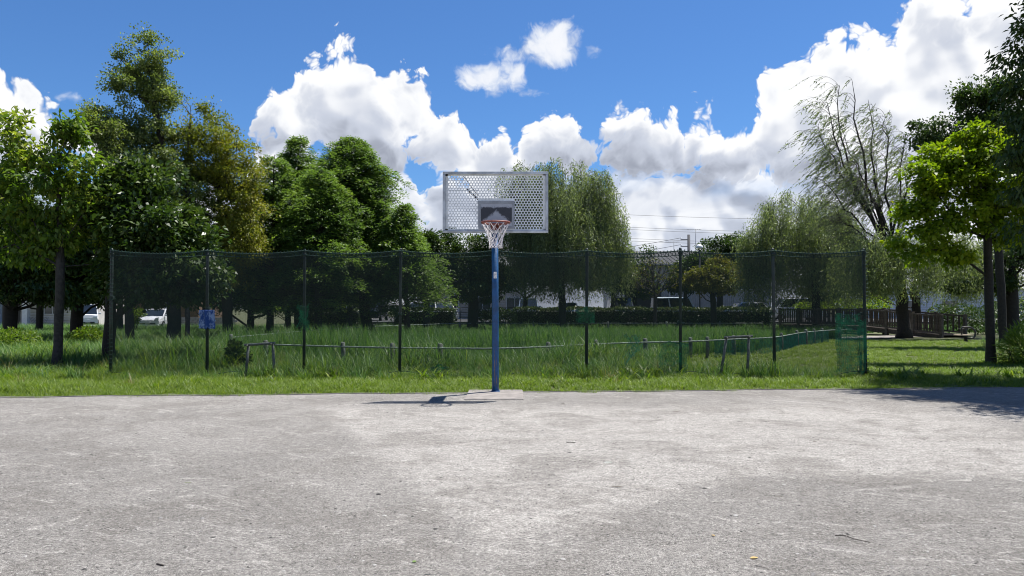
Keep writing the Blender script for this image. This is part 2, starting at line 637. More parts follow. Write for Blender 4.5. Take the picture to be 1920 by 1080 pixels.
M_COURT = court_material()
M_SOIL = pm('soil', (0.060, 0.058, 0.026), 0.95, var=0.4, scale=1.2, bump=0.6, bscale=12, col2=(0.085, 0.105, 0.030))
M_DRYSOIL = pm('dry_soil', (0.26, 0.22, 0.15), 0.95, var=0.25, scale=1.0, bump=0.5, bscale=10)
M_MUD = pm('mud', (0.030, 0.032, 0.020), 0.6, var=0.4, scale=0.8)
M_ASPHALT = pm('asphalt', (0.055, 0.056, 0.058), 0.9, var=0.25, scale=3, bump=0.4, bscale=60)
M_CONC = pm('concrete', (0.200, 0.181, 0.165), 0.9, var=0.16, scale=5.0, bump=0.5, bscale=70)


def edge_y(x):
    """far edge of the court: runs slightly away to the right, with a ragged line"""
    return 13.55 + 0.085 * x + 0.05 * math.sin(x * 1.7) + 0.035 * math.sin(x * 4.3 + 1.0)


sheet('ground', [(-700, -300), (700, -300), (700, 1200), (-700, 1200)], -0.03, M_SOIL)
xs = [-60 + i * 0.25 for i in range(481)]
court_poly = [(-60, -40), (60, -40)] + [(x, edge_y(x) if abs(x) < 30 else 13.55 + 0.085 * x) for x in reversed(xs)]
sheet('court', court_poly, 0.0, M_COURT)
sheet('path', [(-40, 27.0), (-12.6, 29.0), (-9.6, 33.5), (-12, 35.0), (-40, 31.0)], -0.012, M_DRYSOIL)
pond_pts = [(-9.5, 24.0), (-5.0, 20.3), (-1.5, 19.4), (1.2, 20.0), (4.2, 22.6), (8.0, 25.8), (12.0, 33.0), (16.0, 37.0), (19.0, 46.0), (15.0, 50.5), (0, 51.0), (-7.0, 48.0), (-12.5, 33.0)]
sheet('pond', pond_pts, -0.02, M_MUD)
lot = MB()
LOT = 0.50                                   # the car park lies a little higher than the park
lot.box((23.0, 74.0, LOT / 2 - 0.05), (74.0, 36.0, LOT + 0.1))
tag(lot.build('parking_lot', M_ASPHALT), kind='structure')
sheet('ramp_path', [(15.6, 36.2), (22.4, 40.6), (21.6, 42.2), (15.2, 38.4)], 0.012, M_CONC)

# footing of the basketball post
pad = MB()
PX = gx(929, 13.6)
pad.box((PX, 13.22, -0.036), (0.98, 1.42, 0.10))
po = pad.build('concrete_footing', M_CONC, bevel=0.012)
tag(po, 'square pale concrete footing slab under the blue basketball post', 'slab')


# ------------------------------------------------------------------ grass: blades gathered in tufts, tufts strewn by a node tree
def tuft(name, n, h, spread, width, lean, mat, seed, seg=3, dry=0.0):
    rg = np.random.default_rng(seed)
    V, Q, T = [], [], []
    for i in range(n):
        a = rg.uniform(0, 2 * math.pi)
        r = spread * math.sqrt(rg.uniform())
        bx, by = r * math.cos(a), r * math.sin(a)
        da = rg.uniform(0, 2 * math.pi)
        hh = h * rg.uniform(0.5, 1.15)
        ln = lean * rg.uniform(0.2, 1.3) * hh
        w = width * rg.uniform(0.6, 1.3)
        sx, sy = -math.sin(da + rg.normal(0, .5)), math.cos(da)
        k0 = len(V)
        t = rg.uniform(0.0, 0.85) if rg.uniform() > dry else 1.0
        for s in range(seg + 1):
            q = s / seg
            cx = bx + math.cos(da) * ln * q ** 1.8
            cy = by + math.sin(da) * ln * q ** 1.8
            cz = hh * (q - 0.22 * lean * q ** 2.5) - 0.01
            ww = w * (1 - q ** 1.6) * 0.5 + 0.0006
            V += [(cx - sx * ww, cy - sy * ww, cz), (cx + sx * ww, cy + sy * ww, cz)]
            T += [t, t]
        for s in range(seg):
            Q.append((k0 + 2 * s, k0 + 2 * s + 1, k0 + 2 * s + 3, k0 + 2 * s + 2))
    return bpy.data.objects.new(name, np_mesh(name, V, Q, mat, tint=T))


def strew(name, pts, scales, sources, label, cat='grass'):
    """one object: the points carry a random pick of the sources"""
    me = bpy.data.meshes.new(name)
    me.vertices.add(len(pts))
    me.vertices.foreach_set('co', np.asarray(pts, np.float32).ravel())
    a = me.attributes.new('size', 'FLOAT', 'POINT')
    a.data.foreach_set('value', np.asarray(scales, np.float32))
    a = me.attributes.new('turn', 'FLOAT', 'POINT')
    a.data.foreach_set('value', RNG.uniform(0, 6.283, len(pts)).astype(np.float32))
    o = link(bpy.data.objects.new(name, me))
    src = bpy.data.collections.new(name + '_sources')
    for s in sources:
        src.objects.link(s)
    g = bpy.data.node_groups.new(name + '_strew', 'GeometryNodeTree')
    g.interface.new_socket('Geometry', in_out='INPUT', socket_type='NodeSocketGeometry')
    g.interface.new_socket('Geometry', in_out='OUTPUT', socket_type='NodeSocketGeometry')
    N = NT(g)
    gi, go = N.new('NodeGroupInput'), N.new('NodeGroupOutput')
    ci = N.new('GeometryNodeCollectionInfo')
    ci.inputs[0].default_value = src
    ci.inputs[1].default_value = True
    ci.inputs[2].default_value = True
    ip = N.new('GeometryNodeInstanceOnPoints')
    N.l.new(gi.outputs[0], ip.inputs['Points'])
    N.l.new(ci.outputs[0], ip.inputs['Instance'])
    ip.inputs['Pick Instance'].default_value = True
    sz = N.new('GeometryNodeInputNamedAttribute', data_type='FLOAT')
    sz.inputs[0].default_value = 'size'
    tn = N.new('GeometryNodeInputNamedAttribute', data_type='FLOAT')
    tn.inputs[0].default_value = 'turn'
    cx = N.new('ShaderNodeCombineXYZ')
    N.l.new(tn.outputs[0], cx.inputs[2])
    er = N.new('FunctionNodeEulerToRotation')
    N.l.new(cx.outputs[0], er.inputs[0])
    N.l.new(er.outputs[0], ip.inputs['Rotation'])
    N.l.new(sz.outputs[0], ip.inputs['Scale'])
    N.l.new(ip.outputs[0], go.inputs[0])
    md = o.modifiers.new('strew', 'NODES')
    md.node_group = g
    return tag(o, label, cat, None, 'stuff')


def inside(poly, x, y):
    x, y = np.asarray(x), np.asarray(y)
    r = np.zeros(len(x), bool)
    n = len(poly)
    for i in range(n):
        x1, y1 = poly[i]
        x2, y2 = poly[(i + 1) % n]
        c = ((y1 > y) != (y2 > y)) & (x < (x2 - x1) * (y - y1) / (y2 - y1 + 1e-12) + x1)
        r ^= c
    return r


def scatter(x0, x1, y0, y1, dens, near=None):
    """random ground points; near = (distance, falloff power) thins out with distance"""
    n = int((x1 - x0) * (y1 - y0) * dens)
    x = RNG.uniform(x0, x1, n)
    y = RNG.uniform(y0, y1, n)
    keep = np.abs(x) < 0.72 * y + 2.0
    if near:
        keep &= RNG.uniform(0, 1, n) < (near[0] / np.maximum(y, near[0])) ** near[1]
    return x[keep], y[keep]


def patch(x, y, s):
    """smooth patchiness 0..1 over the ground"""
    return 0.5 + 0.25 * (np.sin(x * s + 1.3 * np.sin(y * s * 0.7)) + np.sin(y * s * 1.3 + 1.7 * np.sin(x * s * 0.6 + 2)))


EDGE = np.vectorize(edge_y)
short = [tuft('tuft', 24, 0.15, 0.10, 0.012, 0.9, L_GRASS, 10 + i, dry=0.06) for i in range(4)]
tall = [tuft('tuft', 24, 0.64, 0.14, 0.017, 0.8, L_REED, 20 + i, seg=4, dry=0.07) for i in range(4)]
reed = [tuft('tuft', 20, 0.82, 0.17, 0.022, 0.40, L_REED, 30 + i, seg=4, dry=0.05) for i in range(4)]
tallg = [tuft('tuft', 20, 0.58, 0.14, 0.018, 0.95, L_GRASS, 50 + i, seg=4, dry=0.08) for i in range(3)]
straw = [tuft('tuft', 18, 0.45, 0.15, 0.012, 0.8, L_DRY, 40 + i, seg=4) for i in range(3)]

# verge along the court: low grass, higher towards the fence
x, y = scatter(-14, 16, 12.0, 17.4, 95)
k = y > EDGE(x) - 0.05 + 0.10 * np.sin(x * 2.3 + 1.2 * np.sin(x * 0.9)) * np.sin(x * 5.7) - np.abs(RNG.normal(0, 0.05, len(x)))
x, y = x[k], y[k]
d = y - EDGE(x)
sc = (0.45 + 0.55 * np.clip(d / 1.2, 0, 1)) * RNG.uniform(0.7, 1.35, len(x)) * (0.75 + 0.5 * patch(x, y, 1.9))
sc = np.where((x > 6.0), sc * 0.8, sc)
strew('verge_grass', np.c_[x, y, np.full(len(x), -0.03)], sc, short, 'short bright green grass along the far edge of the gravel court')

# rank grass at the foot of the net and on the bank before the pond
x, y = scatter(-13, 9, 15.6, 25.5, 34, (17, 0.7))
k = ~((x > 4.6) & (y > 17.2)) & (y > EDGE(x) + 1.4) & (~inside(pond_pts, x, y)) & (RNG.uniform(0, 1, len(x)) < np.clip((y - EDGE(x) - 1.2) / 1.4, 0.15, 1))
x, y = x[k], y[k]
sc = RNG.uniform(0.45, 1.25, len(x)) * (0.45 + 0.95 * patch(x, y, 1.3) ** 1.2) * np.clip(0.55 + (y - 15.8) * 0.16, 0.5, 1.0)
strew('tall_grass', np.c_[x, y, np.full(len(x), -0.03)], sc, tall + tallg, 'rank tall green grass behind the net and before the pond rail')

# broad-leaved weeds and dry stalks in loose drifts among the grass
weed = [tuft('tuft', 16, 0.30, 0.16, 0.050, 1.1, L_BROAD, 60 + i, seg=3, dry=0.0) for i in range(3)]
x, y = scatter(-13, 13, 14.2, 24, 7)
k = (y > EDGE(x) + 0.25) & (patch(x, y, 0.9) > 0.52) & ~((x > 5.5) & (y > 17))
x, y = x[k], y[k]
strew('weeds', np.c_[x, y, np.full(len(x), -0.03)], RNG.uniform(0.4, 1.3, len(x)) * np.clip((y - EDGE(x)) * 0.5, 0.35, 1.0), weed, 'dark broad-leaved weeds in drifts among the grass at the net', 'weeds')
x, y = scatter(-13, 13, 14.5, 30, 1.0)
k = (y > EDGE(x) + 0.9) & (x < 4.5 + 0.25 * (y - 16.5)) & (patch(x, y, 0.6) > 0.45)
x, y = x[k], y[k]
strew('dry_stalks', np.c_[x, y, np.full(len(x), -0.03)], RNG.uniform(0.5, 1.4, len(x)) * np.clip((y - EDGE(x)) * 0.35, 0.3, 1.0), straw, 'pale dry stalks standing among the grass and reeds', 'stalks')

# reeds over the whole pond
x, y = scatter(-13, 20, 19.0, 51.0, 26, (21, 0.75))
k = inside(pond_pts, x, y)
x, y = x[k], y[k]
sc = RNG.uniform(0.45, 1.25, len(x)) * (0.55 + 0.65 * patch(x, y, 0.8)) * np.clip(1.0 - (y - 24) * 0.022, 0.55, 1.0)
strew('reeds', np.c_[x, y, np.full(len(x), -0.03)], sc, reed, 'field of green reeds filling the pond inside the low rail', 'reeds')

# mown lawn on the right, between the net and the footbridge
x, y = scatter(4.4, 30, 16.4, 42, 60, (17, 0.85))
k = ~inside(pond_pts, x, y) & ~((x > 15) & (y > 36) & (y < 42.5) & (x - 15 > (y - 38.6) * 1.2))
x, y = x[k], y[k]
sc = RNG.uniform(0.5, 1.0, len(x)) * (0.7 + 0.5 * patch(x, y, 1.4))
strew('lawn_grass', np.c_[x, y, np.full(len(x), -0.03)], sc, short, 'mown bright lawn between the net and the wooden footbridge')

# rough ground under the trees on the left, with dry stalks
x, y = scatter(-34, -6, 16.5, 48, 17, (20, 0.8))
k = ~inside(pond_pts, x, y) & ~((x > -13) & (y < 25.5) & (x > -12.5))
x, y = x[k], y[k]
strew('rough_grass', np.c_[x, y, np.full(len(x), -0.03)], RNG.uniform(0.35, 0.95, len(x)), tall + straw[:1], 'rough grass with dry stalks under the trees on the left')
x, y = scatter(14, 34, 15, 34, 9, (18, 0.8))
k = (x > 0.58 * y + 1.2)
x, y = x[k], y[k]
strew('dry_grass', np.c_[x, y, np.full(len(x), -0.03)], RNG.uniform(0.4, 0.9, len(x)), straw + tall[:1], 'dry straw coloured grass at the foot of the right trees')
x, y = scatter(-40, 45, 47, 57, 6)
k = ~inside(pond_pts, x, y)
x, y = x[k], y[k]
strew('bank_grass', np.c_[x, y, np.full(len(x), -0.03)], RNG.uniform(0.4, 1.0, len(x)), tall, 'grass on the far bank of the pond before the hedge')

# loose grit on the court
M_GRIT = pm('grit', (0.150, 0.145, 0.138), 0.95, var=0.5, scale=40)


M_GRITD = pm('grit_dark', (0.045, 0.043, 0.040), 0.95, var=0.4, scale=40)
M_GRITP = pm('grit_pale', (0.330, 0.320, 0.300), 0.95, var=0.2, scale=40)


def stone(seed):
    rg = np.random.default_rng(seed)
    a = MB()
    n = 6
    vs = [(0, 0, 0.5)] + [(math.cos(i * 1.047) * rg.uniform(.7, 1.2), math.sin(i * 1.047) * rg.uniform(.6, 1.1), rg.uniform(0, .25)) for i in range(n)]
    a.add(vs, [(0, 1 + i, 1 + (i + 1) % n) for i in range(n)])
    return bpy.data.objects.new('pebble', a.mesh('pebble', (M_GRIT, M_GRITD, M_GRITP, M_GRIT, M_GRITD)[seed % 5]))


x, y = scatter(-9, 9, 3.6, 13.0, 620, (4.5, 1.0))
strew('loose_grit', np.c_[x, y, np.full(len(x), -0.0005)], np.exp(RNG.normal(-5.45, 0.45, len(x))), [stone(i) for i in range(5)], 'loose grey grit scattered over the court surface', 'grit')

# ------------------------------------------------------------------ trees
def leaves(pos, out, L, Wd, up=0.6, droop=0.25, rg=RNG, tint=None, hang=False):
    """arrays for folded leaf blades at pos that point roughly along out"""
    n = len(pos)
    d = unit(out + rg.normal(0, 0.55, (n, 3)) + np.array([0, 0, -droop]))
    if hang:
        d = unit(out + rg.normal(0, 0.28, (n, 3)))
    nn = rg.normal(0, 1.0, (n, 3)) * (1 - up) + np.array([0, 0, up * 1.6])
    s = unit(np.cross(d, nn))
    nn = np.cross(s, d)
    l = (L * rg.uniform(0.65, 1.25, n))[:, None]
    w = (Wd * rg.uniform(0.7, 1.2, n))[:, None]
    a = pos
    b = pos + d * l * 0.45 + s * w * 0.5 + nn * w * 0.16
    c = pos + d * l - nn * l * 0.12
    e = pos + d * l * 0.45 - s * w * 0.5 + nn * w * 0.16
    V = np.stack([a, b, c, e], 1).reshape(-1, 3)
    Q = np.arange(4 * n).reshape(n, 4)
    t = rg.uniform(0, 1, n) if tint is None else tint
    return V, Q, np.repeat(np.clip(t, 0, 1), 4)


def sample_crown(blobs, n, rg, shell=0.45, flat=1.0):
    """points in a union of ellipsoids, denser towards the outside"""
    vol = np.array([b[3] * b[4] * b[5] for b in blobs]) ** 0.8
    idx = rg.choice(len(blobs), n, p=vol / vol.sum())
    B = np.array(blobs)[idx]
    u = unit(rg.normal(size=(n, 3)))
    r = rg.uniform(0, 1, n)[:, None] ** shell
    return B[:, :3] + u * r * B[:, 3:6]


def skeleton(trunk, tips, rg, tip_r=0.008, trunk_r=0.2, wander=0.10, step=0.5, up_bias=0.35, expo=2.3):
    """joins every tip to the nearest branch so far; radii follow the number of tips carried"""
    nodes = [np.array(p, float) for p in trunk]
    par = [-1] + list(range(len(trunk) - 1))
    base = np.array(trunk[0], float)
    order = np.argsort(np.linalg.norm(tips - np.array(trunk[len(trunk) // 2]), axis=1))
    tipid = []
    arr = np.array(nodes)
    plen = list(np.cumsum([0.0] + [float(np.linalg.norm(arr[i] - arr[i - 1])) for i in range(1, len(arr))]) * 0.6)
    for i in order:
        p = tips[i]
        dv = arr - p
        dist = np.linalg.norm(dv, axis=1)
        # prefer joints that lie below and inwards of the tip
        cost = dist * (1.0 + up_bias * np.clip((arr[:, 2] - p[2]) / np.maximum(dist, 1e-6), -0.6, 1.0))
        cost = cost + 0.45 * np.array(plen)
        cost[0] += 50
        j = int(np.argmin(cost))
        a = arr[j]
        L = dist[j]
        m = max(1, int(L / step))
        new = []
        bend = rg.normal(0, wander, 3) * L
        for k in range(1, m + 1):
            q = k / m
            pt = a * (1 - q) + p * q + bend * math.sin(math.pi * q) + np.array([0, 0, -0.06 * L * math.sin(math.pi * q)])
            new.append(pt)
        last = j
        for pt in new:
            plen.append(plen[last] + float(np.linalg.norm(pt - nodes[last])))
            nodes.append(pt)
            par.append(last)
            last = len(nodes) - 1
        arr = np.vstack([arr, np.array(new)])
        tipid.append(last)
    n = len(nodes)
    load = np.zeros(n)
    for t in tipid:
        load[t] += 1
    for i in range(n - 1, 0, -1):
        load[par[i]] += load[i]
    rad = tip_r * np.maximum(load, 1) ** (1 / expo)
    rad = rad * min(1.0, 1e9)
    k = trunk_r / rad[0]
    # thicken the trunk to the measured size, leave the twigs as they are
    f = (rad - tip_r) / max(rad[0] - tip_r, 1e-6)
    rad = rad * (1 - f) + rad * k * f
    return arr, par, rad


def limbs(name, arr, par, rad, mat, parent, sides=6, min_r=0.0, flare=1.35):
    n = len(arr)
    kids = [[] for _ in range(n)]
    for i in range(1, n):
        kids[par[i]].append(i)
    m = MB()
    stack = [0]
    while stack:
        s = stack.pop()
        chain = [par[s], s] if par[s] >= 0 else [s]
        while kids[chain[-1]]:
            c = max(kids[chain[-1]], key=lambda q: rad[q])
            for o in kids[chain[-1]]:
                if o != c:
                    stack.append(o)
            chain.append(c)
        if len(chain) < 2:
            continue
        rr = [rad[i] for i in chain]
        if par[s] >= 0:
            rr[0] = rr[1]
        else:
            rr[0] *= flare
        if max(rr) < min_r:
            continue
        big = rr[0] > 0.05
        m.tube([arr[i] for i in chain], rr, 9 if rr[0] > 0.12 else (sides if big else 4), caps=False)
    return m.build(name, mat, parent)


def px_blobs(D, spec, deep=1.0):
    """crown ellipsoids from their outline in the photograph at the tree's own distance"""
    out = []
    for s in spec:
        px, py, rx, ry = s[:4]
        dd = s[4] if len(s) > 4 else 0.0
        p = at(px, py, D + dd)
        k = (D + dd) / FOC
        ry_m = rx * k * (s[5] if len(s) > 5 else 1.0) * deep
        out.append((p.x, p.y, p.z, rx * k, ry_m, ry * k))
    return out


def leafy_tree(name, label, cat, D, base_px, trunk, spec, ntips, nleaf, L, Wd, lmat, tr=0.2, bark=None, clump=0.5, seed=1, up=0.55, droop=0.25,
               shell=0.45, group=None, gold=None, deep=1.0, flat=0.62, tip_r=0.008, lean=0.0, base_z=-0.05, droop_tip=0.0):
    """trunk: list of (px, py) up the stem; spec: crown outline blobs"""
    rg = np.random.default_rng(seed)
    ntips, nleaf = int(ntips * 1.25), int(nleaf * 1.75)
    T = [np.array([gx(base_px, D), D, base_z])] + [np.array(at(px, py, D + 0.15 * rg.normal())) for px, py in trunk]
    # finer stem
    stem = []
    for a, b in zip(T[:-1], T[1:]):
        m = max(2, int(np.linalg.norm(b - a) / 0.45))
        for q in np.linspace(0, 1, m, endpoint=False):
            stem.append(a * (1 - q) + b * q + (rg.normal(0, 0.012, 3) if q > 0 else 0))
    stem.append(T[-1])
    blobs = px_blobs(D, spec, deep)
    tips = sample_crown(blobs, ntips, rg, shell)
    arr, par, rad = skeleton(stem, tips, rg, tip_r=tip_r, trunk_r=tr)
    root = empty(name, tuple(T[0]), 0, label, cat, group)
    off = T[0]
    limbs('trunk', arr - off, par, rad, bark or BARK, root)
    # leaves gather round every tip, a flattened clump that sags outwards
    cen = np.array([b[:3] for b in blobs]).mean(0)
    w = rg.gamma(2.2, 1.0, ntips)
    idx = rg.choice(ntips, nleaf, p=w / w.sum())
    g = rg.normal(0, 1, (nleaf, 3))
    g = unit(g) * (rg.uniform(0, 1, nleaf)[:, None] ** 0.5)
    size = (clump * rg.uniform(0.6, 1.3, ntips))[idx][:, None]
    pos = tips[idx] + g * size * np.array([1, 1, flat])
    pos[:, 2] -= droop_tip * (np.linalg.norm(pos[:, :2] - cen[:2], axis=1) ** 1.3) * 0.1
    outv = unit(pos - cen) * 0.5 + g * 0.5
    t = np.clip(rg.normal(0.45, 0.2, ntips)[idx] + rg.normal(0, 0.18, nleaf), 0, 1)
    if gold is not None:
        t = np.clip(t * 0.75 + gold(pos, rg), 0, 1)
    V, Q, tt = leaves(pos - off, outv, L, Wd, up, droop, rg, t)
    np_obj('crown', V, Q, lmat, root, tint=tt)
    return root


def willow_tree(name, label, D, base_px, trunk, spec, ntips, strands, lmat, tr=0.3, drop=(1.0, 3.2), floor=1.0, leafL=0.13, leafW=0.022, seed=3, gap=0.075,
                shell=0.22, wind=(0.0, 0.0), bare=0.0, deep=1.0, group=None, bark=None, top_only=True, tip_r=0.008, cat='tree'):
    rg = np.random.default_rng(seed)
    T = [np.array([gx(base_px, D), D, -0.05])] + [np.array(at(px, py, D)) for px, py in trunk]
    stem = []
    for a, b in zip(T[:-1], T[1:]):
        m = max(2, int(np.linalg.norm(b - a) / 0.45))
        for q in np.linspace(0, 1, m, endpoint=False):
            stem.append(a * (1 - q) + b * q + (rg.normal(0, 0.03, 3) if q > 0 else 0))
    stem.append(T[-1])
    blobs = px_blobs(D, spec, deep)
    tips = sample_crown(blobs, ntips, rg, shell)
    arr, par, rad = skeleton(stem, tips, rg, tip_r=tip_r, trunk_r=tr, wander=0.07)
    root = empty(name, tuple(T[0]), 0, label, cat, group)
    off = T[0]
    limbs('trunk', arr - off, par, rad, bark or BARK, root)
    cen = np.array([b[:3] for b in blobs]).mean(0)
    P, Dv, Tn = [], [], []
    tm = MB()
    for i in range(ntips):
        t0 = rg.normal(0.45, 0.2)
        o = tips[i] - cen
        o[2] = 0
        o = o / max(np.linalg.norm(o), 1e-6)
        ns = max(1, int(rg.poisson(strands)))
        for s in range(ns):
            p = tips[i] + rg.normal(0, 0.21, 3) * np.array([1, 1, 0.8])
            ln = rg.uniform(*drop)
            ln = min(ln, max(0.3, p[2] - floor * rg.uniform(0.85, 1.3)))
            m = max(3, int(ln / gap))
            q = np.linspace(0, 1, m)
            a = o * 0.7 + rg.normal(0, 0.5, 3)
            hx = np.outer(np.minimum(q * ln, 0.9) * (1 - 0.4 * q), [a[0] * 0.35, a[1] * 0.35, 0])
            sway = np.outer(q ** 1.5 * ln, [wind[0], wind[1], 0])
            pz = -q * ln + 0.22 * np.sin(np.minimum(q * ln / 0.5, math.pi)) * 0.5
            pts = p + hx + sway + np.c_[np.zeros(m), np.zeros(m), pz] + rg.normal(0, 0.05, (m, 3))
            keep = rg.uniform(0, 1, m) > bare
            P.append(pts[keep])
            dd = np.gradient(pts, axis=0)
            Dv.append((unit(dd) + rg.normal(0, 0.35, (m, 3)))[keep])
            Tn.append(np.clip(t0 + rg.normal(0, 0.2, m), 0, 1)[keep])
            if bare > 0.3 or rg.uniform() < 0.22:
                sub = pts[::max(1, m // 5)] - off
                tm.tube(sub, np.linspace(0.007, 0.003, len(sub)), 3, caps=False)
    P, Dv, Tn = np.concatenate(P), np.concatenate(Dv), np.concatenate(Tn)
    V, Q, tt = leaves(P - off, Dv + rg.normal(0, 0.22, Dv.shape), leafL, leafW, 0.35, 0.2, rg, Tn, hang=True)
    np_obj('crown', V, Q, lmat, root, tint=tt)
    if tm.v:
        tag(tm.build('hanging_twigs', TWIG_GREY, root), kind='stuff')
    return root


def feather_tree(name, label, D, base_px, top_px, top_py, half_w, bot_py, lmat, nb=150, seed=5, group=None, dens=1.0, tr=0.28, slim=0.75):
    """dawn-redwood habit: a straight stem, tiers of boughs, each a drooping feathery fan"""
    rg = np.random.default_rng(seed)
    base = np.array([gx(base_px, D), D, -0.05])
    top = np.array(at(top_px, top_py, D))
    zb = hz(bot_py, D)
    Rm = half_w * D / FOC
    root = empty(name, tuple(base), 0, label, 'tree', group)
    m = MB()
    n = 16
    stem = [base * (1 - q) + top * q + (rg.normal(0, 0.02, 3) if 0 < q < 1 else 0) for q in np.linspace(0, 1, n)]
    m.tube([p - base for p in stem], [tr * (1.3 if i == 0 else 1) * (1 - i / (n - 1)) + 0.012 for i in range(n)], 9)
    P, Dv, Tn = [], [], []
    for b in range(nb):
        q = rg.uniform(0, 1) ** 0.85
        z = zb + (top[2] - zb) * q
        s = (z - base[2]) / (top[2] - base[2])
        o = base * (1 - s) + top * s
        az = rg.uniform(0, 2 * math.pi)
        Lb = Rm * (1 - q ** 1.9) ** slim * rg.uniform(0.62, 1.12) * (0.90 + 0.16 * math.sin(az * 2 + q * 9)) + 0.25
        d = np.array([math.cos(az), math.sin(az), 0])
        rise = rg.uniform(0.0, 0.55) * (0.6 + 0.8 * q)
        k = 9
        qq = np.linspace(0, 1, k)
        pts = o + np.outer(qq * Lb, d)
        pts[:, 2] += Lb * (rise * qq - (rise + 0.10) * qq ** 2.4)
        m.tube([p - base for p in pts], list(np.linspace(0.035 * (1 - 0.7 * q) + 0.006, 0.006, k)), 4, caps=False)
        # side sprays
        side = np.array([-d[1], d[0], 0])
        nsp = int(Lb * 17 * dens) + 7
        t = rg.uniform(0.18, 1.0, nsp)
        t0 = rg.normal(0.45, 0.22)
        for ti in t:
            c = np.array([np.interp(ti, qq, pts[:, j]) for j in range(3)])
            sg = rg.choice([-1, 1])
            ls = (0.62 * (1 - ti * 0.75) + 0.18) * rg.uniform(0.6, 1.15) * min(1.0, 0.45 + Lb * 0.3)
            v = side * sg * 0.8 + d * 0.55 + np.array([0, 0, rg.normal(0.12, 0.38)])
            v /= np.linalg.norm(v)
            kk = max(4, int(ls / 0.055))
            u = np.linspace(0.08, 1, kk)
            pp = c + np.outer(u * ls, v)
            pp[:, 2] -= 0.42 * ls * u ** 2
            pp += rg.normal(0, 0.045, pp.shape)
            P.append(pp)
            lr = np.where(np.arange(kk) % 2 == 0, 1, -1)[:, None]
            Dv.append(v * 0.8 + lr * np.cross(v, [0, 0, 1]) * 0.9 + np.array([0, 0, -0.18]))
            Tn.append(np.clip(t0 + rg.normal(0, 0.2, kk), 0, 1))
    P, Dv, Tn = np.concatenate(P), np.concatenate(Dv), np.concatenate(Tn)
    V, Q, tt = leaves(P - base, Dv, 0.15, 0.060, 0.62, 0.1, rg, Tn, hang=True)
    m.build('trunk', BARK, root)
    np_obj('crown', V, Q, lmat, root, tint=tt)
    return root


# left foreground tree with large leaves
leafy_tree('broadleaf_tree', 'young broadleaf tree with large yellow-green leaves left of the net, slim grey trunk', 'tree', 18.8, 108,
           [(110, 600), (113, 500), (112, 420), (110, 370), (112, 300)],
           [(20, 222, 26, 28), (34, 270, 34, 34), (128, 245, 26, 26), (108, 290, 46, 36), (185, 315, 34, 30), (20, 345, 46, 32), (100, 350, 60, 34), (170, 380, 50, 34), (50, 410, 64, 34), (200, 425, 26, 24), (130, 450, 60, 30), (60, 470, 50, 26), (-10, 450, 40, 30), (60, 310, 26, 26)],
           170, 5600, 0.165, 0.088, L_BROAD, tr=0.105, clump=0.36, seed=101, up=0.45, droop=0.45, bark=BARK_GREY, tip_r=0.006, deep=1.3)

# tall poplar and its looser companion
leafy_tree('poplar_tree', 'tallest tree, an upright poplar with thin grey-green foliage above the others', 'tree', 32.0, 326,
           [(326, 560), (322, 450), (312, 330), (295, 220), (280, 120), (276, 75)],
           [(272, 100, 44, 44), (240, 95, 24, 32), (300, 110, 26, 40), (262, 160, 60, 52), (285, 210, 62, 60), (235, 150, 34, 30), (265, 270, 70, 60), (312, 170, 20, 30), (290, 330, 80, 60), (250, 385, 70, 60), (330, 390, 70, 60)],
           420, 30000, 0.105, 0.075, L_POPLAR, tr=0.28, clump=0.42, seed=102, up=0.35, droop=0.2, tip_r=0.007, deep=0.9)
leafy_tree('poplar_tree', 'thin grey-leaved poplar leaning out left of the tallest tree', 'tree', 30.5, 245,
           [(243, 560), (238, 440), (222, 340), (200, 260)],
           [(185, 225, 32, 30), (205, 265, 36, 40), (172, 205, 20, 16), (225, 320, 34, 45), (165, 250, 18, 20)],
           170, 7000, 0.105, 0.07, L_POPLAR, tr=0.17, clump=0.36, seed=103, up=0.35, tip_r=0.007)


def gold_side(pos, rg):
    x = pos[:, 0]
    return np.clip((x - np.percentile(x, 35)) / 4.5, 0, 0.26) + rg.normal(0, 0.08, len(x)) + 0.05


leafy_tree('golden_tree', 'olive and yellow-brown turning tree between the poplar and the feathery trees', 'tree', 33.0, 428,
           [(426, 560), (420, 460), (412, 380), (405, 290), (404, 220)],
           [(405, 220, 34, 38), (400, 270, 70, 50), (432, 320, 68, 62), (360, 330, 66, 60), (448, 400, 60, 62), (350, 420, 84, 60), (420, 460, 80, 56), (462, 330, 36, 56), (325, 380, 46, 60), (472, 450, 38, 50), (400, 530, 70, 34)],
           460, 36000, 0.105, 0.07, L_GOLD, tr=0.22, clump=0.46, seed=104, gold=gold_side, up=0.45, tip_r=0.007)
leafy_tree('bare_topped_tree', 'thin dead-topped tree with bare twigs between poplar and golden tree', 'tree', 32.4, 352,
           [(352, 520), (352, 380), (354, 280), (358, 215)],
           [(352, 210, 22, 36), (345, 260, 26, 40), (365, 250, 12, 34)], 60, 260, 0.10, 0.06, L_GOLD, tr=0.10, clump=0.3, seed=105, bark=TWIG_GREY, tip_r=0.006)

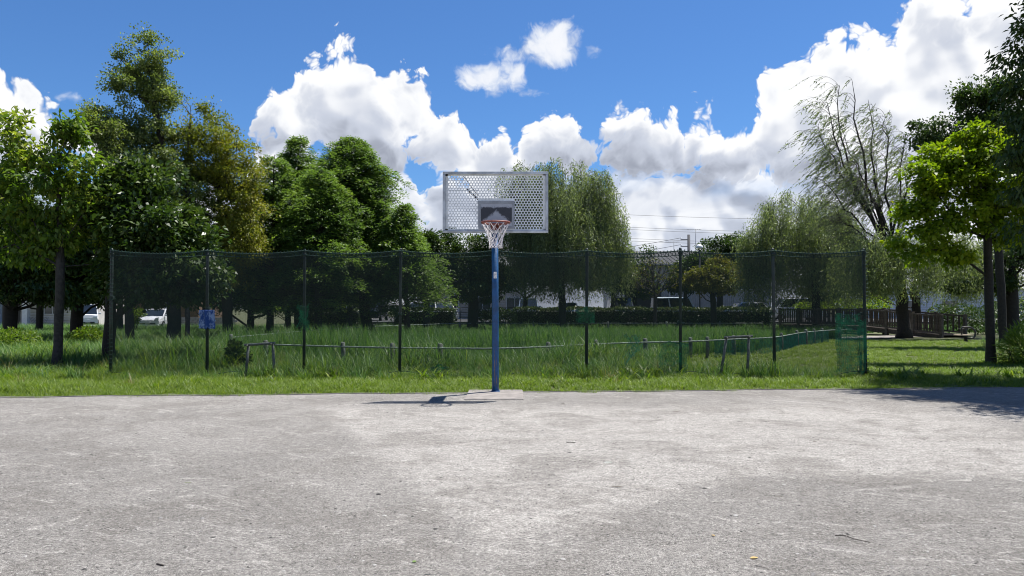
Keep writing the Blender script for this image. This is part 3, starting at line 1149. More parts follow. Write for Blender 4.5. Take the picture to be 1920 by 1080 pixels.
# feathery dawn redwoods
feather_tree('feathery_conifer', 'feathery green conifer with a pointed top, right of the other two', 38.0, 690, 655, 262, 150, 560, L_FEATHER, nb=330, seed=201, tr=0.30, slim=0.62)
feather_tree('feathery_conifer', 'feathery green conifer beside the golden tree, with a dark tufted top', 38.5, 560, 560, 258, 128, 575, L_FEATHER, nb=270, seed=202, tr=0.24, slim=0.95)
feather_tree('feathery_conifer', 'shorter pale feathery conifer in front between the two taller ones', 35.0, 596, 600, 320, 112, 585, L_FEATHER, nb=190, seed=203, tr=0.20)
feather_tree('feathery_conifer', 'low feathery conifer close to the golden tree, its boughs over the net top', 35.5, 505, 515, 290, 90, 585, L_FEATHER, nb=160, seed=204, tr=0.18)
feather_tree('feathery_conifer', 'lowest feathery conifer, at the right foot of the pointed one', 36.0, 765, 755, 385, 74, 590, L_FEATHER, nb=130, seed=205, tr=0.15)

# dark broadleaf trees under and behind
DK = [
    ('dense dark tree at the left edge behind the broadleaf tree', 31.0, 20, [(22, 540), (30, 450)], [(30, 430, 90, 80), (90, 470, 80, 60), (-40, 400, 70, 80), (40, 520, 110, 46), (10, 350, 50, 40), (120, 545, 60, 24)], 260, 17000, 0.26),
    ('dense dark tree behind the left end post of the net', 34.0, 145, [(146, 560), (150, 480)], [(150, 470, 80, 70), (200, 420, 60, 70), (120, 530, 80, 32), (230, 500, 60, 55), (190, 540, 60, 26)], 240, 14000, 0.26),
    ('dark glossy-leaved tree under the tallest poplar', 19.6, 207, [(206, 560), (225, 480)], [(240, 400, 58, 70), (300, 440, 80, 60), (250, 490, 60, 50), (330, 510, 80, 50), (270, 340, 36, 45), (280, 545, 50, 26), (370, 535, 30, 30)], 260, 17000, 0.15),
    ('dark tree behind the golden tree trunk and the blue cloth', 40.0, 470, [(470, 560), (470, 490)], [(440, 500, 70, 60), (520, 500, 60, 60), (380, 520, 60, 50), (600, 510, 60, 50)], 200, 11000, 0.20),
    ('far dark tree low behind the left broadleaf tree', 46.0, 75, [(75, 580), (75, 540)], [(75, 500, 70, 60), (20, 530, 60, 40), (130, 540, 60, 34)], 170, 8000, 0.20),
    ('far dark tree filling the gap behind the tallest poplar trunk', 47.0, 225, [(225, 580), (225, 540)], [(225, 500, 70, 64), (280, 530, 50, 40), (180, 545, 40, 24)], 170, 8000, 0.20),
    ('far dark tree behind the golden tree, its skirt near the ground', 48.0, 385, [(385, 580), (385, 540)], [(385, 500, 60, 60), (430, 540, 60, 34), (350, 545, 36, 26)], 170, 8000, 0.20),
    ('far dark tree behind the feathery conifers on their left', 49.0, 540, [(540, 585), (540, 545)], [(540, 510, 70, 64), (500, 560, 50, 24), (590, 555, 50, 28)], 170, 8000, 0.20),
    ('far dark tree behind the feathery conifers on their right', 49.5, 655, [(655, 585), (655, 545)], [(655, 500, 70, 64), (700, 545, 40, 32), (625, 560, 40, 22)], 170, 8000, 0.20),
    ('dark tree standing in front of the warehouse left of the bare twiggy tree', 57.0, 1150, [(1150, 585), (1150, 545)], [(1150, 500, 34, 38), (1120, 522, 30, 22)], 110, 4500, 0.18),
    ('low dark tree right of the bare twiggy tree, before the warehouse', 58.0, 1285, [(1285, 585), (1285, 550)], [(1292, 515, 34, 32), (1310, 500, 24, 28), (1275, 530, 26, 18)], 110, 5000, 0.16),
    ('dark bushy tree under the central willow, beside the blue post', 57.0, 985, [(985, 585), (985, 550)], [(985, 505, 50, 36), (1030, 515, 40, 28), (945, 520, 30, 24), (1085, 515, 40, 28)], 150, 7000, 0.18),
    ('dark tree behind the right willow, above the footbridge', 56.0, 1590, [(1590, 585), (1590, 545)], [(1590, 500, 60, 54), (1540, 535, 50, 30), (1640, 520, 50, 44)], 170, 8000, 0.20),
]
for i, (lb, D, bpx, trunk, spec, nt, nl, tr) in enumerate(DK):
    leafy_tree('dark_tree', lb, 'tree', D, bpx, trunk, spec, nt, nl, 0.16 if D < 28 else (0.19 if D < 42 else 0.24), 0.09 if D < 28 else (0.115 if D < 42 else 0.15), L_DARK, tr=tr, clump=0.55, seed=300 + i, deep=1.35 if D < 28 else 1.0, group='dark trees filling the background')
leafy_tree('round_tree', 'dark round-headed tree behind the left side of the basketball board', 'tree', 50.0, 886,
           [(888, 575), (886, 530), (884, 490)], [(880, 490, 52, 52), (850, 500, 34, 40), (915, 480, 40, 50), (885, 545, 60, 24), (845, 455, 22, 30), (930, 530, 30, 30)],
           260, 15000, 0.17, 0.10, L_DARK, tr=0.36, clump=0.55, seed=310)
leafy_tree('round_tree', 'dark round tree between the pointed conifer and the board', 'tree', 47.0, 800,
           [(800, 575), (800, 520)], [(800, 480, 26, 46), (795, 530, 32, 34), (806, 450, 16, 20)],
           140, 8000, 0.16, 0.10, L_DARK, tr=0.2, clump=0.5, seed=311)

# willows
willow_tree('weeping_willow', 'tall weeping willow directly behind the right half of the basketball board', 50.0, 1056,
            [(1054, 560), (1048, 480), (1050, 400), (1052, 350)],
            [(1055, 335, 66, 40), (1000, 350, 50, 42), (1110, 355, 44, 44), (962, 335, 26, 40), (1060, 390, 90, 44), (1145, 410, 30, 40), (975, 410, 36, 40), (1172, 450, 16, 24), (1080, 450, 80, 40), (1010, 460, 50, 40)],
            560, 11.0, L_WILLOW, tr=0.24, drop=(0.9, 4.4), floor=2.1, leafL=0.20, leafW=0.050, seed=401, gap=0.15, deep=0.8)
willow_tree('weeping_willow', 'broad weeping willow behind the right end of the net', 48.0, 1530,
            [(1530, 560), (1525, 490), (1515, 430)],
            [(1500, 405, 84, 48), (1450, 430, 50, 40), (1550, 420, 56, 50), (1410, 455, 22, 24), (1580, 450, 44, 60), (1480, 450, 90, 40)],
            360, 11.0, L_WILLOW, tr=0.26, drop=(1.0, 4.4), floor=1.2, leafL=0.19, leafW=0.048, seed=402, gap=0.145, deep=0.8)
willow_tree('weeping_willow', 'leafy hanging willow over the footbridge behind the right maple', 41.5, 1720,
            [(1718, 560), (1730, 500), (1745, 450)],
            [(1740, 460, 90, 44, -3.5), (1680, 490, 60, 40, -4.5), (1800, 480, 60, 40), (1640, 470, 50, 40, -4.0), (1850, 500, 60, 40), (1590, 490, 30, 40), (1650, 450, 60, 30, -4.5)],
            300, 9.5, L_WILLOW, tr=0.22, drop=(0.8, 3.0), floor=2.0, leafL=0.18, leafW=0.044, seed=403, gap=0.13, wind=(-0.12, 0))
# the half bare willow with the leaning trunk
def fan_tree(name, label, D, stem_px, targets, lmat, seed, tr=0.33, side=30):
    rg = np.random.default_rng(seed)
    base = np.array([gx(stem_px[0][0], D), D, -0.05])
    stem = [base] + [np.array(at(px, py, D)) for px, py in stem_px[1:]]
    root = empty(name, tuple(base), 0, label, 'tree')
    tk, tw = MB(), MB()
    n = len(stem)
    fine = []
    for a_, b_ in zip(stem[:-1], stem[1:]):
        for q in np.linspace(0, 1, 4, endpoint=False):
            fine.append(a_ * (1 - q) + b_ * q + (rg.normal(0, 0.035, 3) if fine else 0))
    fine.append(stem[-1])
    tk.tube([p - base for p in fine], [tr * (1.35 if i == 0 else 1.0) * (1 - 0.45 * i / len(fine)) for i in range(len(fine))], 11)
    P, Dv = [], []
    for (px, py, dd, r0) in targets:
        k0 = len(fine) - 1 - int(rg.integers(0, 4))
        p0 = fine[k0]
        p2 = np.array(at(px, py, D + dd))
        L = np.linalg.norm(p2 - p0)
        p1 = p0 + (p2 - p0) * 0.45 + np.array([0.10 * L * np.sign(p2[0] - p0[0]), 0, 0.02 * L]) + rg.normal(0, 0.05 * L, 3)
        q = np.linspace(0, 1, 12)[:, None]
        pts = (1 - q) ** 2 * p0 + 2 * q * (1 - q) * p1 + q ** 2 * p2 + rg.normal(0, 0.075, (12, 3)) * np.minimum(q * 3, 1.0)
        tk.tube(pts - base, list(0.8 * r0 * (1 - np.linspace(0, 1, 12)) ** 0.8 + 0.009), 6, caps=False)
        for s_ in range(side):
            t = rg.uniform(0.25, 1.0)
            c = np.array([np.interp(t, q[:, 0], pts[:, j]) for j in range(3)])
            d = unit(p2 - p0) * 0.9 + rg.normal(0, 0.55, 3) + np.array([-0.15, 0, 0.25])
            d = d / np.linalg.norm(d)
            ln = rg.uniform(0.6, 2.0) * (0.7 + 0.5 * (1 - t))
            m = 9
            u = np.linspace(0, 1, m)[:, None]
            tp = c + u * ln * d + u ** 2.4 * ln * np.array([-0.40, 0, -0.42])
            tw.tube(tp - base, list(np.linspace(0.013, 0.004, m)), 3, caps=False)
            for s2 in range(int(rg.integers(2, 6))):
                t2 = rg.uniform(0.3, 1.0)
                c2 = np.array([np.interp(t2, u[:, 0], tp[:, j]) for j in range(3)])
                d2 = d * 0.5 + rg.normal(0, 0.5, 3) + np.array([-0.45, 0, -0.1])
                l2 = rg.uniform(0.35, 1.0)
                v = np.linspace(0, 1, 6)[:, None]
                tp2 = c2 + v * l2 * d2 * 0.7 + v ** 1.8 * l2 * np.array([-0.55, 0, -1.0])
                tw.tube(tp2 - base, list(np.linspace(0.007, 0.0035, 6)), 3, caps=False)
                nl = int(rg.poisson(11 if c2[2] > 7.0 else 4))
                if nl:
                    tt_ = rg.uniform(0.35, 1.0, nl)
                    P.append(np.array([[np.interp(x_, v[:, 0], tp2[:, j]) for j in range(3)] for x_ in tt_]))
                    Dv.append(np.tile(np.array([-0.7, 0, -0.6]), (nl, 1)))
    P, Dv = np.concatenate(P), np.concatenate(Dv)
    V, Q, tt = leaves(P - base, Dv, 0.17, 0.035, 0.3, 0.2, rg, None, hang=True)
    tk.build('trunk', BARK, root)
    tag(tw.build('twigs', TWIG_GREY, root), kind='stuff')
    np_obj('crown', V, Q, lmat, root, tint=tt)
    return root


fan_tree('bare_willow', 'half-bare tall willow with a stout dark leaning trunk by the footbridge', 39.0,
         [(1694, 635), (1690, 560), (1684, 500), (1672, 445)],
         [(1530, 236, 0.6, 0.075), (1552, 192, -0.8, 0.09), (1572, 160, 0.4, 0.10), (1600, 150, -0.3, 0.11), (1632, 190, 0.8, 0.10), (1660, 222, -0.6, 0.085), (1690, 250, 0.3, 0.08),
          (1702, 300, -0.9, 0.07), (1565, 270, 1.0, 0.07), (1548, 335, -0.7, 0.06), (1580, 240, 0.9, 0.07), (1560, 390, 0.4, 0.06), (1720, 350, 0.5, 0.06), (1600, 300, -1.2, 0.07), (1640, 280, 1.2, 0.07)],
         L_WILLOW, 404)

# right foreground maple
leafy_tree('maple_tree', 'bright yellow-green maple with a straight dark trunk on the right lawn', 'tree', 21.0, 1856,
           [(1856, 600), (1854, 520), (1852, 450), (1848, 390), (1846, 330)],
           [(1815, 265, 46, 26), (1765, 300, 46, 24), (1870, 280, 40, 34), (1720, 325, 34, 18), (1740, 360, 50, 22), (1705, 400, 34, 20), (1800, 345, 60, 26), (1870, 370, 56, 34), (1735, 430, 46, 18), (1800, 410, 60, 22), (1695, 460, 26, 14), (1760, 465, 40, 16), (1920, 340, 50, 46), (1880, 430, 50, 24), (1930, 420, 40, 30), (1720, 485, 24, 12), (1790, 485, 24, 10), (1830, 300, 50, 40)],
           215, 11500, 0.130, 0.105, L_MAPLE, tr=0.115, clump=0.38, seed=501, up=0.55, droop=0.3, flat=0.55, tip_r=0.006)
# dark trees on the right
leafy_tree('dark_tree', 'dark leafy tree rising behind the maple at upper right', 'tree', 30.0, 1880,
           [(1878, 560), (1870, 450), (1858, 330), (1850, 240)],
           [(1840, 190, 44, 46), (1870, 160, 40, 30), (1810, 180, 22, 26), (1850, 250, 60, 50), (1750, 250, 40, 34), (1900, 240, 40, 60), (1780, 290, 40, 40)],
           240, 14000, 0.14, 0.085, L_DARK, tr=0.15, clump=0.45, seed=502)
leafy_tree('dark_tree', 'nearest dark tree, its overhanging boughs cut by the right edge of the picture', 'tree', 15.6, 2070,
           [(2066, 560), (2060, 400), (2050, 200), (2040, 0)],
           [(1990, 130, 90, 110), (2040, 20, 130, 110), (2134, -100, 150, 170, -3.0), (2110, 60, 110, 120, -2.4), (1960, 230, 60, 90, 0.3), (1965, 330, 70, 70), (2060, 260, 110, 120), (2000, -130, 130, 110, -0.8), (1945, 40, 44, 40, -0.6), (2090, -40, 140, 140), (1950, -140, 90, 90, -0.3), (1935, 300, 36, 90), (1945, 420, 44, 60), (1925, 180, 32, 60), (1960, -60, 60, 60), (1865, -170, 90, 50, 0.0), (1900, -130, 100, 60, 1.5), (1900, -170, 120, 70, 3.2)],
           520, 36000, 0.15, 0.06, L_DARK, tr=0.22, clump=0.5, seed=503, droop=0.5, tip_r=0.006)
leafy_tree('dark_tree', 'dark tree low at the right edge behind the maple trunk', 'tree', 38.0, 1898,
           [(1898, 560), (1898, 500)], [(1900, 470, 80, 60), (1850, 520, 60, 34), (1940, 430, 70, 70), (1780, 530, 50, 22)], 200, 11000, 0.15, 0.085, L_DARK, tr=0.28, clump=0.5, seed=504)
leafy_tree('dark_tree', 'far dark tree behind the globe lamp', 'tree', 62.0, 1350,
           [(1350, 560), (1350, 520)], [(1350, 480, 50, 36), (1320, 500, 38, 40), (1390, 490, 40, 44), (1300, 520, 26, 36), (1375, 455, 22, 18)], 200, 9000, 0.20, 0.13, L_DARK, tr=0.25, clump=0.6, seed=505)
leafy_tree('dark_tree', 'far dark tree behind the bare twiggy tree', 'tree', 60.0, 1190,
           [(1190, 560), (1190, 530)], [(1190, 515, 34, 34), (1165, 525, 40, 24), (1212, 480, 14, 14), (1205, 530, 26, 30)], 120, 6000, 0.20, 0.13, L_DARK, tr=0.2, clump=0.6, seed=506)
# small trees on the far bank
leafy_tree('small_tree', 'small round olive-yellow tree before the hedge, below the globe lamp', 'tree', 51.0, 1337,
           [(1338, 580), (1336, 555), (1334, 530)], [(1335, 520, 48, 32), (1310, 530, 30, 22), (1365, 530, 26, 22), (1345, 498, 20, 16), (1300, 512, 14, 10), (1372, 505, 14, 14)],
           150, 7000, 0.15, 0.09, L_AUTUMN, tr=0.20, clump=0.42, seed=507, bark=BARK)
leafy_tree('bare_tree', 'small bare twiggy grey tree before the hedge', 'tree', 51.0, 1228,
           [(1228, 585), (1229, 560), (1227, 545)], [(1225, 520, 46, 34), (1200, 515, 24, 22), (1255, 515, 24, 26), (1225, 495, 28, 16)],
           230, 500, 0.12, 0.06, L_AUTUMN, tr=0.13, clump=0.3, seed=508, bark=BARK_GREY, tip_r=0.012)


# ------------------------------------------------------------------ shrubs and hedges
def shrub(name, label, cat, blobs, n, L, Wd, mat, seed, group=None, stems=7, top_light=0.0):
    rg = np.random.default_rng(seed)
    B = np.array(blobs)
    c = B[:, :3].mean(0)
    base = np.array([c[0], c[1], 0.0])
    root = empty(name, tuple(base), 0, label, cat, group)
    pos = sample_crown(blobs, n, rg, 0.3)
    pos[:, 2] = np.maximum(pos[:, 2], 0.05)
    t = rg.normal(0.4, 0.22, n)
    V, Q, tt = leaves(pos - base, unit(pos - c) + np.array([0, 0, 0.3]), L, Wd, 0.4, 0.1, rg, t)
    np_obj('foliage', V, Q, mat, root, tint=tt)
    for i in range(stems):
        m = MB()
        b = B[i % len(B)]
        p = np.array([b[0] + rg.uniform(-.4, .4) * b[3], b[1] + rg.uniform(-.4, .4) * b[4], -0.04]) - base
        q = np.array([b[0] + rg.uniform(-.6, .6) * b[3], b[1] + rg.uniform(-.6, .6) * b[4], b[2] + 0.3 * b[5]]) - base
        m.tube([p, (p + q) / 2 + rg.normal(0, .04, 3), q], [0.022, 0.014, 0.006], 5)
        m.build('stem', BARK, root)
    return root


def hedge(label, x0, x1, y, h, w, n, seed, wob=0.08):
    rg = np.random.default_rng(seed)
    root = empty('hedge', ((x0 + x1) / 2, y, 0), 0, label, 'hedge', 'clipped hedges before the parked cars')
    off = np.array([(x0 + x1) / 2, y, 0])
    # clipped box: leaves on the faces and a little inside them
    face = rg.choice(3, n, p=[0.5, 0.42, 0.08])
    x = rg.uniform(x0, x1, n)
    yy = y + rg.uniform(-w / 2, w / 2, n)
    z = rg.uniform(0.05, h, n)
    bulge = wob * np.sin(x * 1.7) + wob * 0.6 * np.sin(x * 4.1 + 2)
    depth = np.abs(rg.normal(0, 0.07, n))
    yy = np.where(face == 0, y - w / 2 + depth - bulge * 0.4, yy)
    z = np.where(face == 1, h - depth + bulge * 0.6 + rg.normal(0, 0.03, n), z)
    x = np.where(face == 2, np.where(rg.uniform(size=n) < .5, x0, x1) + rg.normal(0, .06, n), x)
    pos = np.c_[x, yy, z]
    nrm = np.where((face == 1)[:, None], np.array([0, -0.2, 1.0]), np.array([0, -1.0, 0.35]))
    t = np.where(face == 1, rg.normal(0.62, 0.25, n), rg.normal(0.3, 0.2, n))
    V, Q, tt = leaves(pos - off, nrm * 0.7 + rg.normal(0, .6, (n, 3)), 0.13, 0.075, 0.4, 0.1, rg, t)
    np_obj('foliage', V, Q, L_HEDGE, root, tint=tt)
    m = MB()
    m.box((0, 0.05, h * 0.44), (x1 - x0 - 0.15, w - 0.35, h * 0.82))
    for i in range(int((x1 - x0) / 0.8)):
        xx = x0 + 0.4 + i * 0.8 - off[0]
        m.tube([(xx, 0, -0.03), (xx + rg.normal(0, .05), 0, 0.5)], [0.03, 0.02], 5)
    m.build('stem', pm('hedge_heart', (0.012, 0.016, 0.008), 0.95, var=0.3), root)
    return root


hedge('short clipped hedge left of the blue post, before the parked cars', gx(742, 54), gx(852, 54), 54, 1.46, 1.3, 5600, 601)
hedge('long clipped hedge right of the blue post, before the parked cars', gx(965, 54), gx(1440, 54), 54, 1.50, 1.3, 20000, 602)
hedge('dark clipped hedge behind the feathery conifers', gx(560, 53), gx(676, 53), 53, 1.35, 1.3, 4600, 603)
shrub('shrub', 'low leafy shrub lit by the sun at the left edge', 'shrub', px_blobs(27, [(20, 636, 50, 20), (60, 650, 30, 12), (-20, 640, 40, 20)]), 2600, 0.11, 0.06, L_BROAD, 701, 'low shrubs under the left trees')
shrub('shrub', 'low leafy shrub right of the slim grey trunk', 'shrub', px_blobs(29, [(165, 628, 26, 14), (185, 634, 20, 10), (140, 632, 16, 9)]), 1600, 0.11, 0.06, L_BROAD, 702, 'low shrubs under the left trees')
shrub('shrub', 'small leafy shrub left of the white car', 'shrub', px_blobs(44, [(258, 588, 14, 9), (252, 600, 10, 8)]), 700, 0.13, 0.08, L_BROAD, 703, 'low shrubs under the left trees')
shrub('shrub', 'dark creeper shrub hanging behind the left stake frame', 'shrub', px_blobs(18.6, [(440, 658, 14, 18), (455, 672, 14, 14), (432, 680, 10, 16)]), 900, 0.10, 0.06, L_DARK, 704, None)
shrub('shrub', 'dark dense shrub mass right of the footbridge', 'shrub', px_blobs(44, [(1800, 595, 40, 26), (1850, 600, 50, 26), (1910, 590, 60, 32), (1765, 590, 26, 20)]), 8000, 0.14, 0.08, L_DARK, 705, None)
shrub('shrub', 'yellow-green shrub behind the footbridge railing', 'shrub', px_blobs(50, [(1640, 570, 30, 16), (1590, 572, 40, 12), (1530, 574, 40, 8)]), 3000, 0.16, 0.09, L_MAPLE, 706, None)
shrub('shrub', 'arching grassy shrub right of the maple trunk', 'shrub', px_blobs(20.5, [(1905, 660, 26, 24), (1925, 640, 30, 30), (1940, 680, 40, 24)]), 2600, 0.26, 0.022, L_BROAD, 707, None)
shrub('shrub', 'dark shrub at the foot of the round tree beside the blue post', 'shrub', px_blobs(51, [(905, 592, 14, 12), (930, 590, 24, 14), (955, 592, 14, 12)]), 2200, 0.14, 0.08, L_DARK, 708, None)

# ------------------------------------------------------------------ basketball hoop
M_BLUE = pm('blue_paint', (0.005, 0.056, 0.160), 0.45, var=0.20, scale=9, bump=0.15, bscale=60)
M_RUST = pm('rust', (0.13, 0.10, 0.085), 0.85, var=0.4, scale=20)
M_PANEL = pm('panel_white', (0.70, 0.73, 0.72), 0.55, var=0.10, scale=5)
M_FRAME = pm('frame_steel', (0.34, 0.36, 0.38), 0.36, metal=0.65, var=0.35, scale=2.2)
M_RIM = pm('rim_red', (0.17, 0.050, 0.038), 0.55, var=0.35, scale=18)
M_CORD = pm('net_cord', (0.78, 0.74, 0.74), 0.9, var=0.08, scale=30)
M_DARKSTEEL = pm('dark_steel', (0.030, 0.026, 0.028), 0.55, var=0.3, scale=10)
M_STICKER = pm('sticker', (0.72, 0.73, 0.74), 0.6, var=0.12, scale=60)
M_GREYPRINT = pm('grey_print', (0.30, 0.31, 0.33), 0.7, var=0.2, scale=60)


def worn_square_material():
    m = bpy.data.materials.new('worn_target')
    m.use_nodes = True
    N = NT(m.node_tree)
    b = m.node_tree.nodes['Principled BSDF']
    P = N.new('ShaderNodeTexCoord').outputs['Object']
    x, _, z = N.sep(P)
    n1 = N.noise(P, 16.0, 8.0, 0.75, dist=0.8).outputs['Fac']
    n2 = N.noise(P, 5.0, 4.0, 0.6).outputs['Fac']
    # dark paint, worn through to grey primer where the ball strikes: low in the middle, and along the upper edge
    ax = N.math('ABSOLUTE', x)
    wear = N.math('SUBTRACT', N.math('ADD', N.math('MULTIPLY', ax, 0.75), z), 0.065)
    wear = N.ramp(N.math('ADD', wear, N.math('MULTIPLY', N.math('SUBTRACT', n1, 0.5), 0.22)), 0.03, -0.03)
    edge = N.ramp(N.math('ADD', N.math('SUBTRACT', z, 0.125), N.math('MULTIPLY', N.math('SUBTRACT', n1, 0.5), 0.16)), -0.01, 0.02)
    w = N.math('MAXIMUM', wear, edge)
    c = N.mix(w, N.mix(n2, (0.012, 0.015, 0.024), (0.035, 0.040, 0.055)), N.mix(n1, (0.30, 0.32, 0.36), (0.46, 0.49, 0.53)))
    N.put(b.inputs['Base Color'], c)
    N.put(b.inputs['Roughness'], N.math('ADD', 0.35, N.math('MULTIPLY', w, 0.35)))
    return m


HX, HY = PX, 13.62
hoop = empty('basketball_hoop', (HX, HY, 0.015), 0, 'basketball hoop with a perforated white board on a blue post, on the court edge', 'basketball hoop')


def loc(x, y, z):
    return Vector((x - HX, y - HY, z - 0.015))


# post: slightly thicker at the foot
post = MB()
post.tube([(0, 0, -0.03), (0, 0, 0.3), (-0.004, 0, 1.6), (-0.012, 0, 2.95)], [0.063, 0.062, 0.060, 0.058], 20)
pole = post.build('post', M_BLUE, hoop)
st = MB()
n = 5
vs, fs = [], []
for i in range(n):
    a = -math.pi / 2 + (i / (n - 1) - 0.5) * 0.95
    for z in (2.02, 2.135):
        vs.append((0.0615 * math.cos(a) - 0.004, 0.0615 * math.sin(a), z))
for i in range(n - 1):
    fs.append((2 * i, 2 * i + 2, 2 * i + 3, 2 * i + 1))
st.add(vs, fs, True)
sticker = st.build('sticker', M_STICKER, pole)
lines = MB()
for k in range(4):
    vs, fs = [], []
    for i in range(4):
        a = -math.pi / 2 + (i / 3 - 0.5) * 0.62
        for z in (2.035 + k * 0.025, 2.043 + k * 0.025):
            vs.append((0.0622 * math.cos(a) - 0.004, 0.0622 * math.sin(a), z))
    lines.add(vs, [(2 * i, 2 * i + 2, 2 * i + 3, 2 * i + 1) for i in range(3)], True)
lines.build('printed_lines', M_GREYPRINT, pole)
scr = MB()
for (z0, z1, a0, w) in ((0.10, 0.75, -1.75, 0.10), (0.45, 0.62, -1.3, 0.06), (0.12, 0.3, -1.2, 0.09)):
    vs, fs = [], []
    for i in range(8):
        q = i / 7
        ww = w * math.sin(math.pi * (0.08 + 0.84 * q)) + 0.01 * math.sin(i * 5)
        for s in (-1, 1):
            a = a0 + s * ww
            vs.append((0.0632 * math.cos(a), 0.0632 * math.sin(a), z0 + (z1 - z0) * q))
    fs = [(2 * i, 2 * i + 1, 2 * i + 3, 2 * i + 2) for i in range(7)]
    scr.add(vs, fs, True)
scr.build('rust_scrape', M_RUST, pole)
fl = MB()
fl.lathe([(0.0, 0.012), (0.085, 0.012), (0.085, 0.0), (0.085, -0.01)], sides=20)
fl.build('base_flange', M_BLUE, hoop)

# board
BY = 12.93
BX = gx(929.0, BY)
BW, BH = 1.80, 1.05
BZ0 = hz(437, BY)
BZc = BZ0 + BH / 2
pitch = 0.0508
rowp = pitch * math.sqrt(3) / 2
rad = 0.0188
t = 0.004
panel = MB()
PW, PH = BW - 0.085, BH - 0.085            # perforated sheet inside its frame
TX, TZ0, TZ1 = 0.30, -PH / 2 + 0.045, 0.055   # solid field behind the target square
ncol, nrow = int(PW / pitch) - 0, int(PH / rowp)
for r in range(nrow):
    z = (r - (nrow - 1) / 2) * rowp
    off = 0.0 if r % 2 == 0 else pitch / 2
    for cidx in range(ncol + 1):
        x = (cidx - ncol / 2) * pitch + off - pitch / 4
        if abs(x) > PW / 2 - pitch * 0.5:
            continue
        solid = (abs(x) < TX and TZ0 < z < TZ1)
        hexv = [(x + pitch / math.sqrt(3) * math.sin(k * math.pi / 3), z + pitch / math.sqrt(3) * math.cos(k * math.pi / 3)) for k in range(6)]
        if solid:
            vs = [(p[0], -t / 2, p[1]) for p in hexv] + [(p[0], t / 2, p[1]) for p in hexv]
            panel.add(vs, [(0, 1, 2, 3, 4, 5), (11, 10, 9, 8, 7, 6)])
            continue
        outer = []
        for k in range(6):
            a, b2 = hexv[k], hexv[(k + 1) % 6]
            outer += [a, ((a[0] + b2[0]) / 2, (a[1] + b2[1]) / 2)]
        inner = [(x + rad * math.sin(k * math.pi / 6), z + rad * math.cos(k * math.pi / 6)) for k in range(12)]
        vs = [(p[0], -t / 2, p[1]) for p in outer] + [(p[0], -t / 2, p[1]) for p in inner] + [(p[0], t / 2, p[1]) for p in outer] + [(p[0], t / 2, p[1]) for p in inner]
        fs = []
        for k in range(12):
            k2 = (k + 1) % 12
            fs += [(k, k2, 12 + k2, 12 + k), (24 + k2, 24 + k, 36 + k, 36 + k2), (12 + k, 12 + k2, 36 + k2, 36 + k)]
        panel.add(vs, fs)
# plain margin of the sheet
for (x0, x1, z0, z1) in ((-PW / 2, -PW / 2 + pitch * 0.95, -PH / 2, PH / 2), (PW / 2 - pitch * 0.95, PW / 2, -PH / 2, PH / 2),
                         (-PW / 2, PW / 2, -PH / 2, -PH / 2 + 0.030), (-PW / 2, PW / 2, PH / 2 - 0.030, PH / 2)):
    panel.box(((x0 + x1) / 2, 0.0045, (z0 + z1) / 2), (x1 - x0, 0.004, z1 - z0))
panel.build('perforated_panel', M_PANEL, hoop, loc=loc(BX, BY, BZc))
fw = 0.045
fx, fz = BW / 2 - fw / 2, BH / 2 - fw / 2
for (cx, cz, sx, sz) in ((0, fz, BW, fw), (0, -fz, BW, fw), (-fx, 0, fw, BH - 2 * fw), (fx, 0, fw, BH - 2 * fw)):
    b = MB()
    b.box((0, 0, 0), (sx, 0.05, sz))
    b.build('frame_bar', M_FRAME, hoop, bevel=0.006, loc=loc(BX + cx, BY - 0.012, BZc + cz))
# target square
sq = MB()
for (cx, cz, sx, sz) in ((0, 0.215, 0.62, 0.045), (0, -0.215, 0.62, 0.045), (-0.2875, 0, 0.045, 0.385), (0.2875, 0, 0.045, 0.385)):
    sq.box((cx, 0, cz), (sx, 0.010, sz))
M_SQ = pm('square_grey', (0.26, 0.28, 0.30), 0.5, var=0.12, scale=6)
SQX, SQZ = BX + 0.015, BZc - 0.215
sq.build('target_border', M_SQ, hoop, loc=loc(SQX, BY - 0.010, SQZ))
ws = MB()
ws.box((0, 0, 0), (0.528, 0.008, 0.383))
ws.build('worn_target', worn_square_material(), hoop, loc=loc(SQX, BY - 0.0075, SQZ))

# rim, bracket, net
RZ = hz(418, 12.55)
RX, RY, RR = BX + 0.012, 12.50, 0.228
rim = MB()
rim.tube([(RR * math.cos(a), RR * math.sin(a), 0) for a in np.linspace(0, 2 * math.pi, 40, endpoint=False)], 0.0175, 10, closed=True)
rim_o = rim.build('rim', M_RIM, hoop, loc=loc(RX, RY, RZ))
hk = MB()
for i in range(12):
    a = 2 * math.pi * (i + 0.5) / 12
    c, s = math.cos(a), math.sin(a)
    hk.tube([(RR * c, RR * s, -0.006), ((RR - 0.004) * c, (RR - 0.004) * s, -0.024), ((RR - 0.010) * c, (RR - 0.010) * s, -0.014)], 0.0032, 4)
tag(hk.build('net_hooks', M_RIM, rim_o), kind='stuff')
br = MB()
br.prism([(-0.10, 0.0), (0.10, 0.0), (0.075, -0.155), (-0.075, -0.155)], 1, -0.010, 0.0)
br_o = br.build('bracket_plate', M_RIM, hoop, loc=loc(RX, BY - 0.018, RZ + 0.035))
for sx in (-1, 1):
    b = MB()
    b.prism([(0.0, 0.012), (-0.36, 0.006), (-0.20, -0.02), (-0.01, -0.11)], 0, -0.004, 0.004)
    b.build('bracket_rib', M_RIM, hoop, loc=loc(RX + sx * 0.07, BY - 0.03, RZ))
tp = MB()
tp.prism([(-0.11, -0.03), (0.11, -0.03), (0.16, -0.22), (-0.16, -0.22)], 2, -0.004, 0.004)
tp.build('bracket_top', M_RIM, hoop, loc=loc(RX, BY, RZ + 0.012))
net = MB()
NS, rows = 12, 6
prof_r = [0.222, 0.188, 0.150, 0.120, 0.108, 0.106, 0.110]
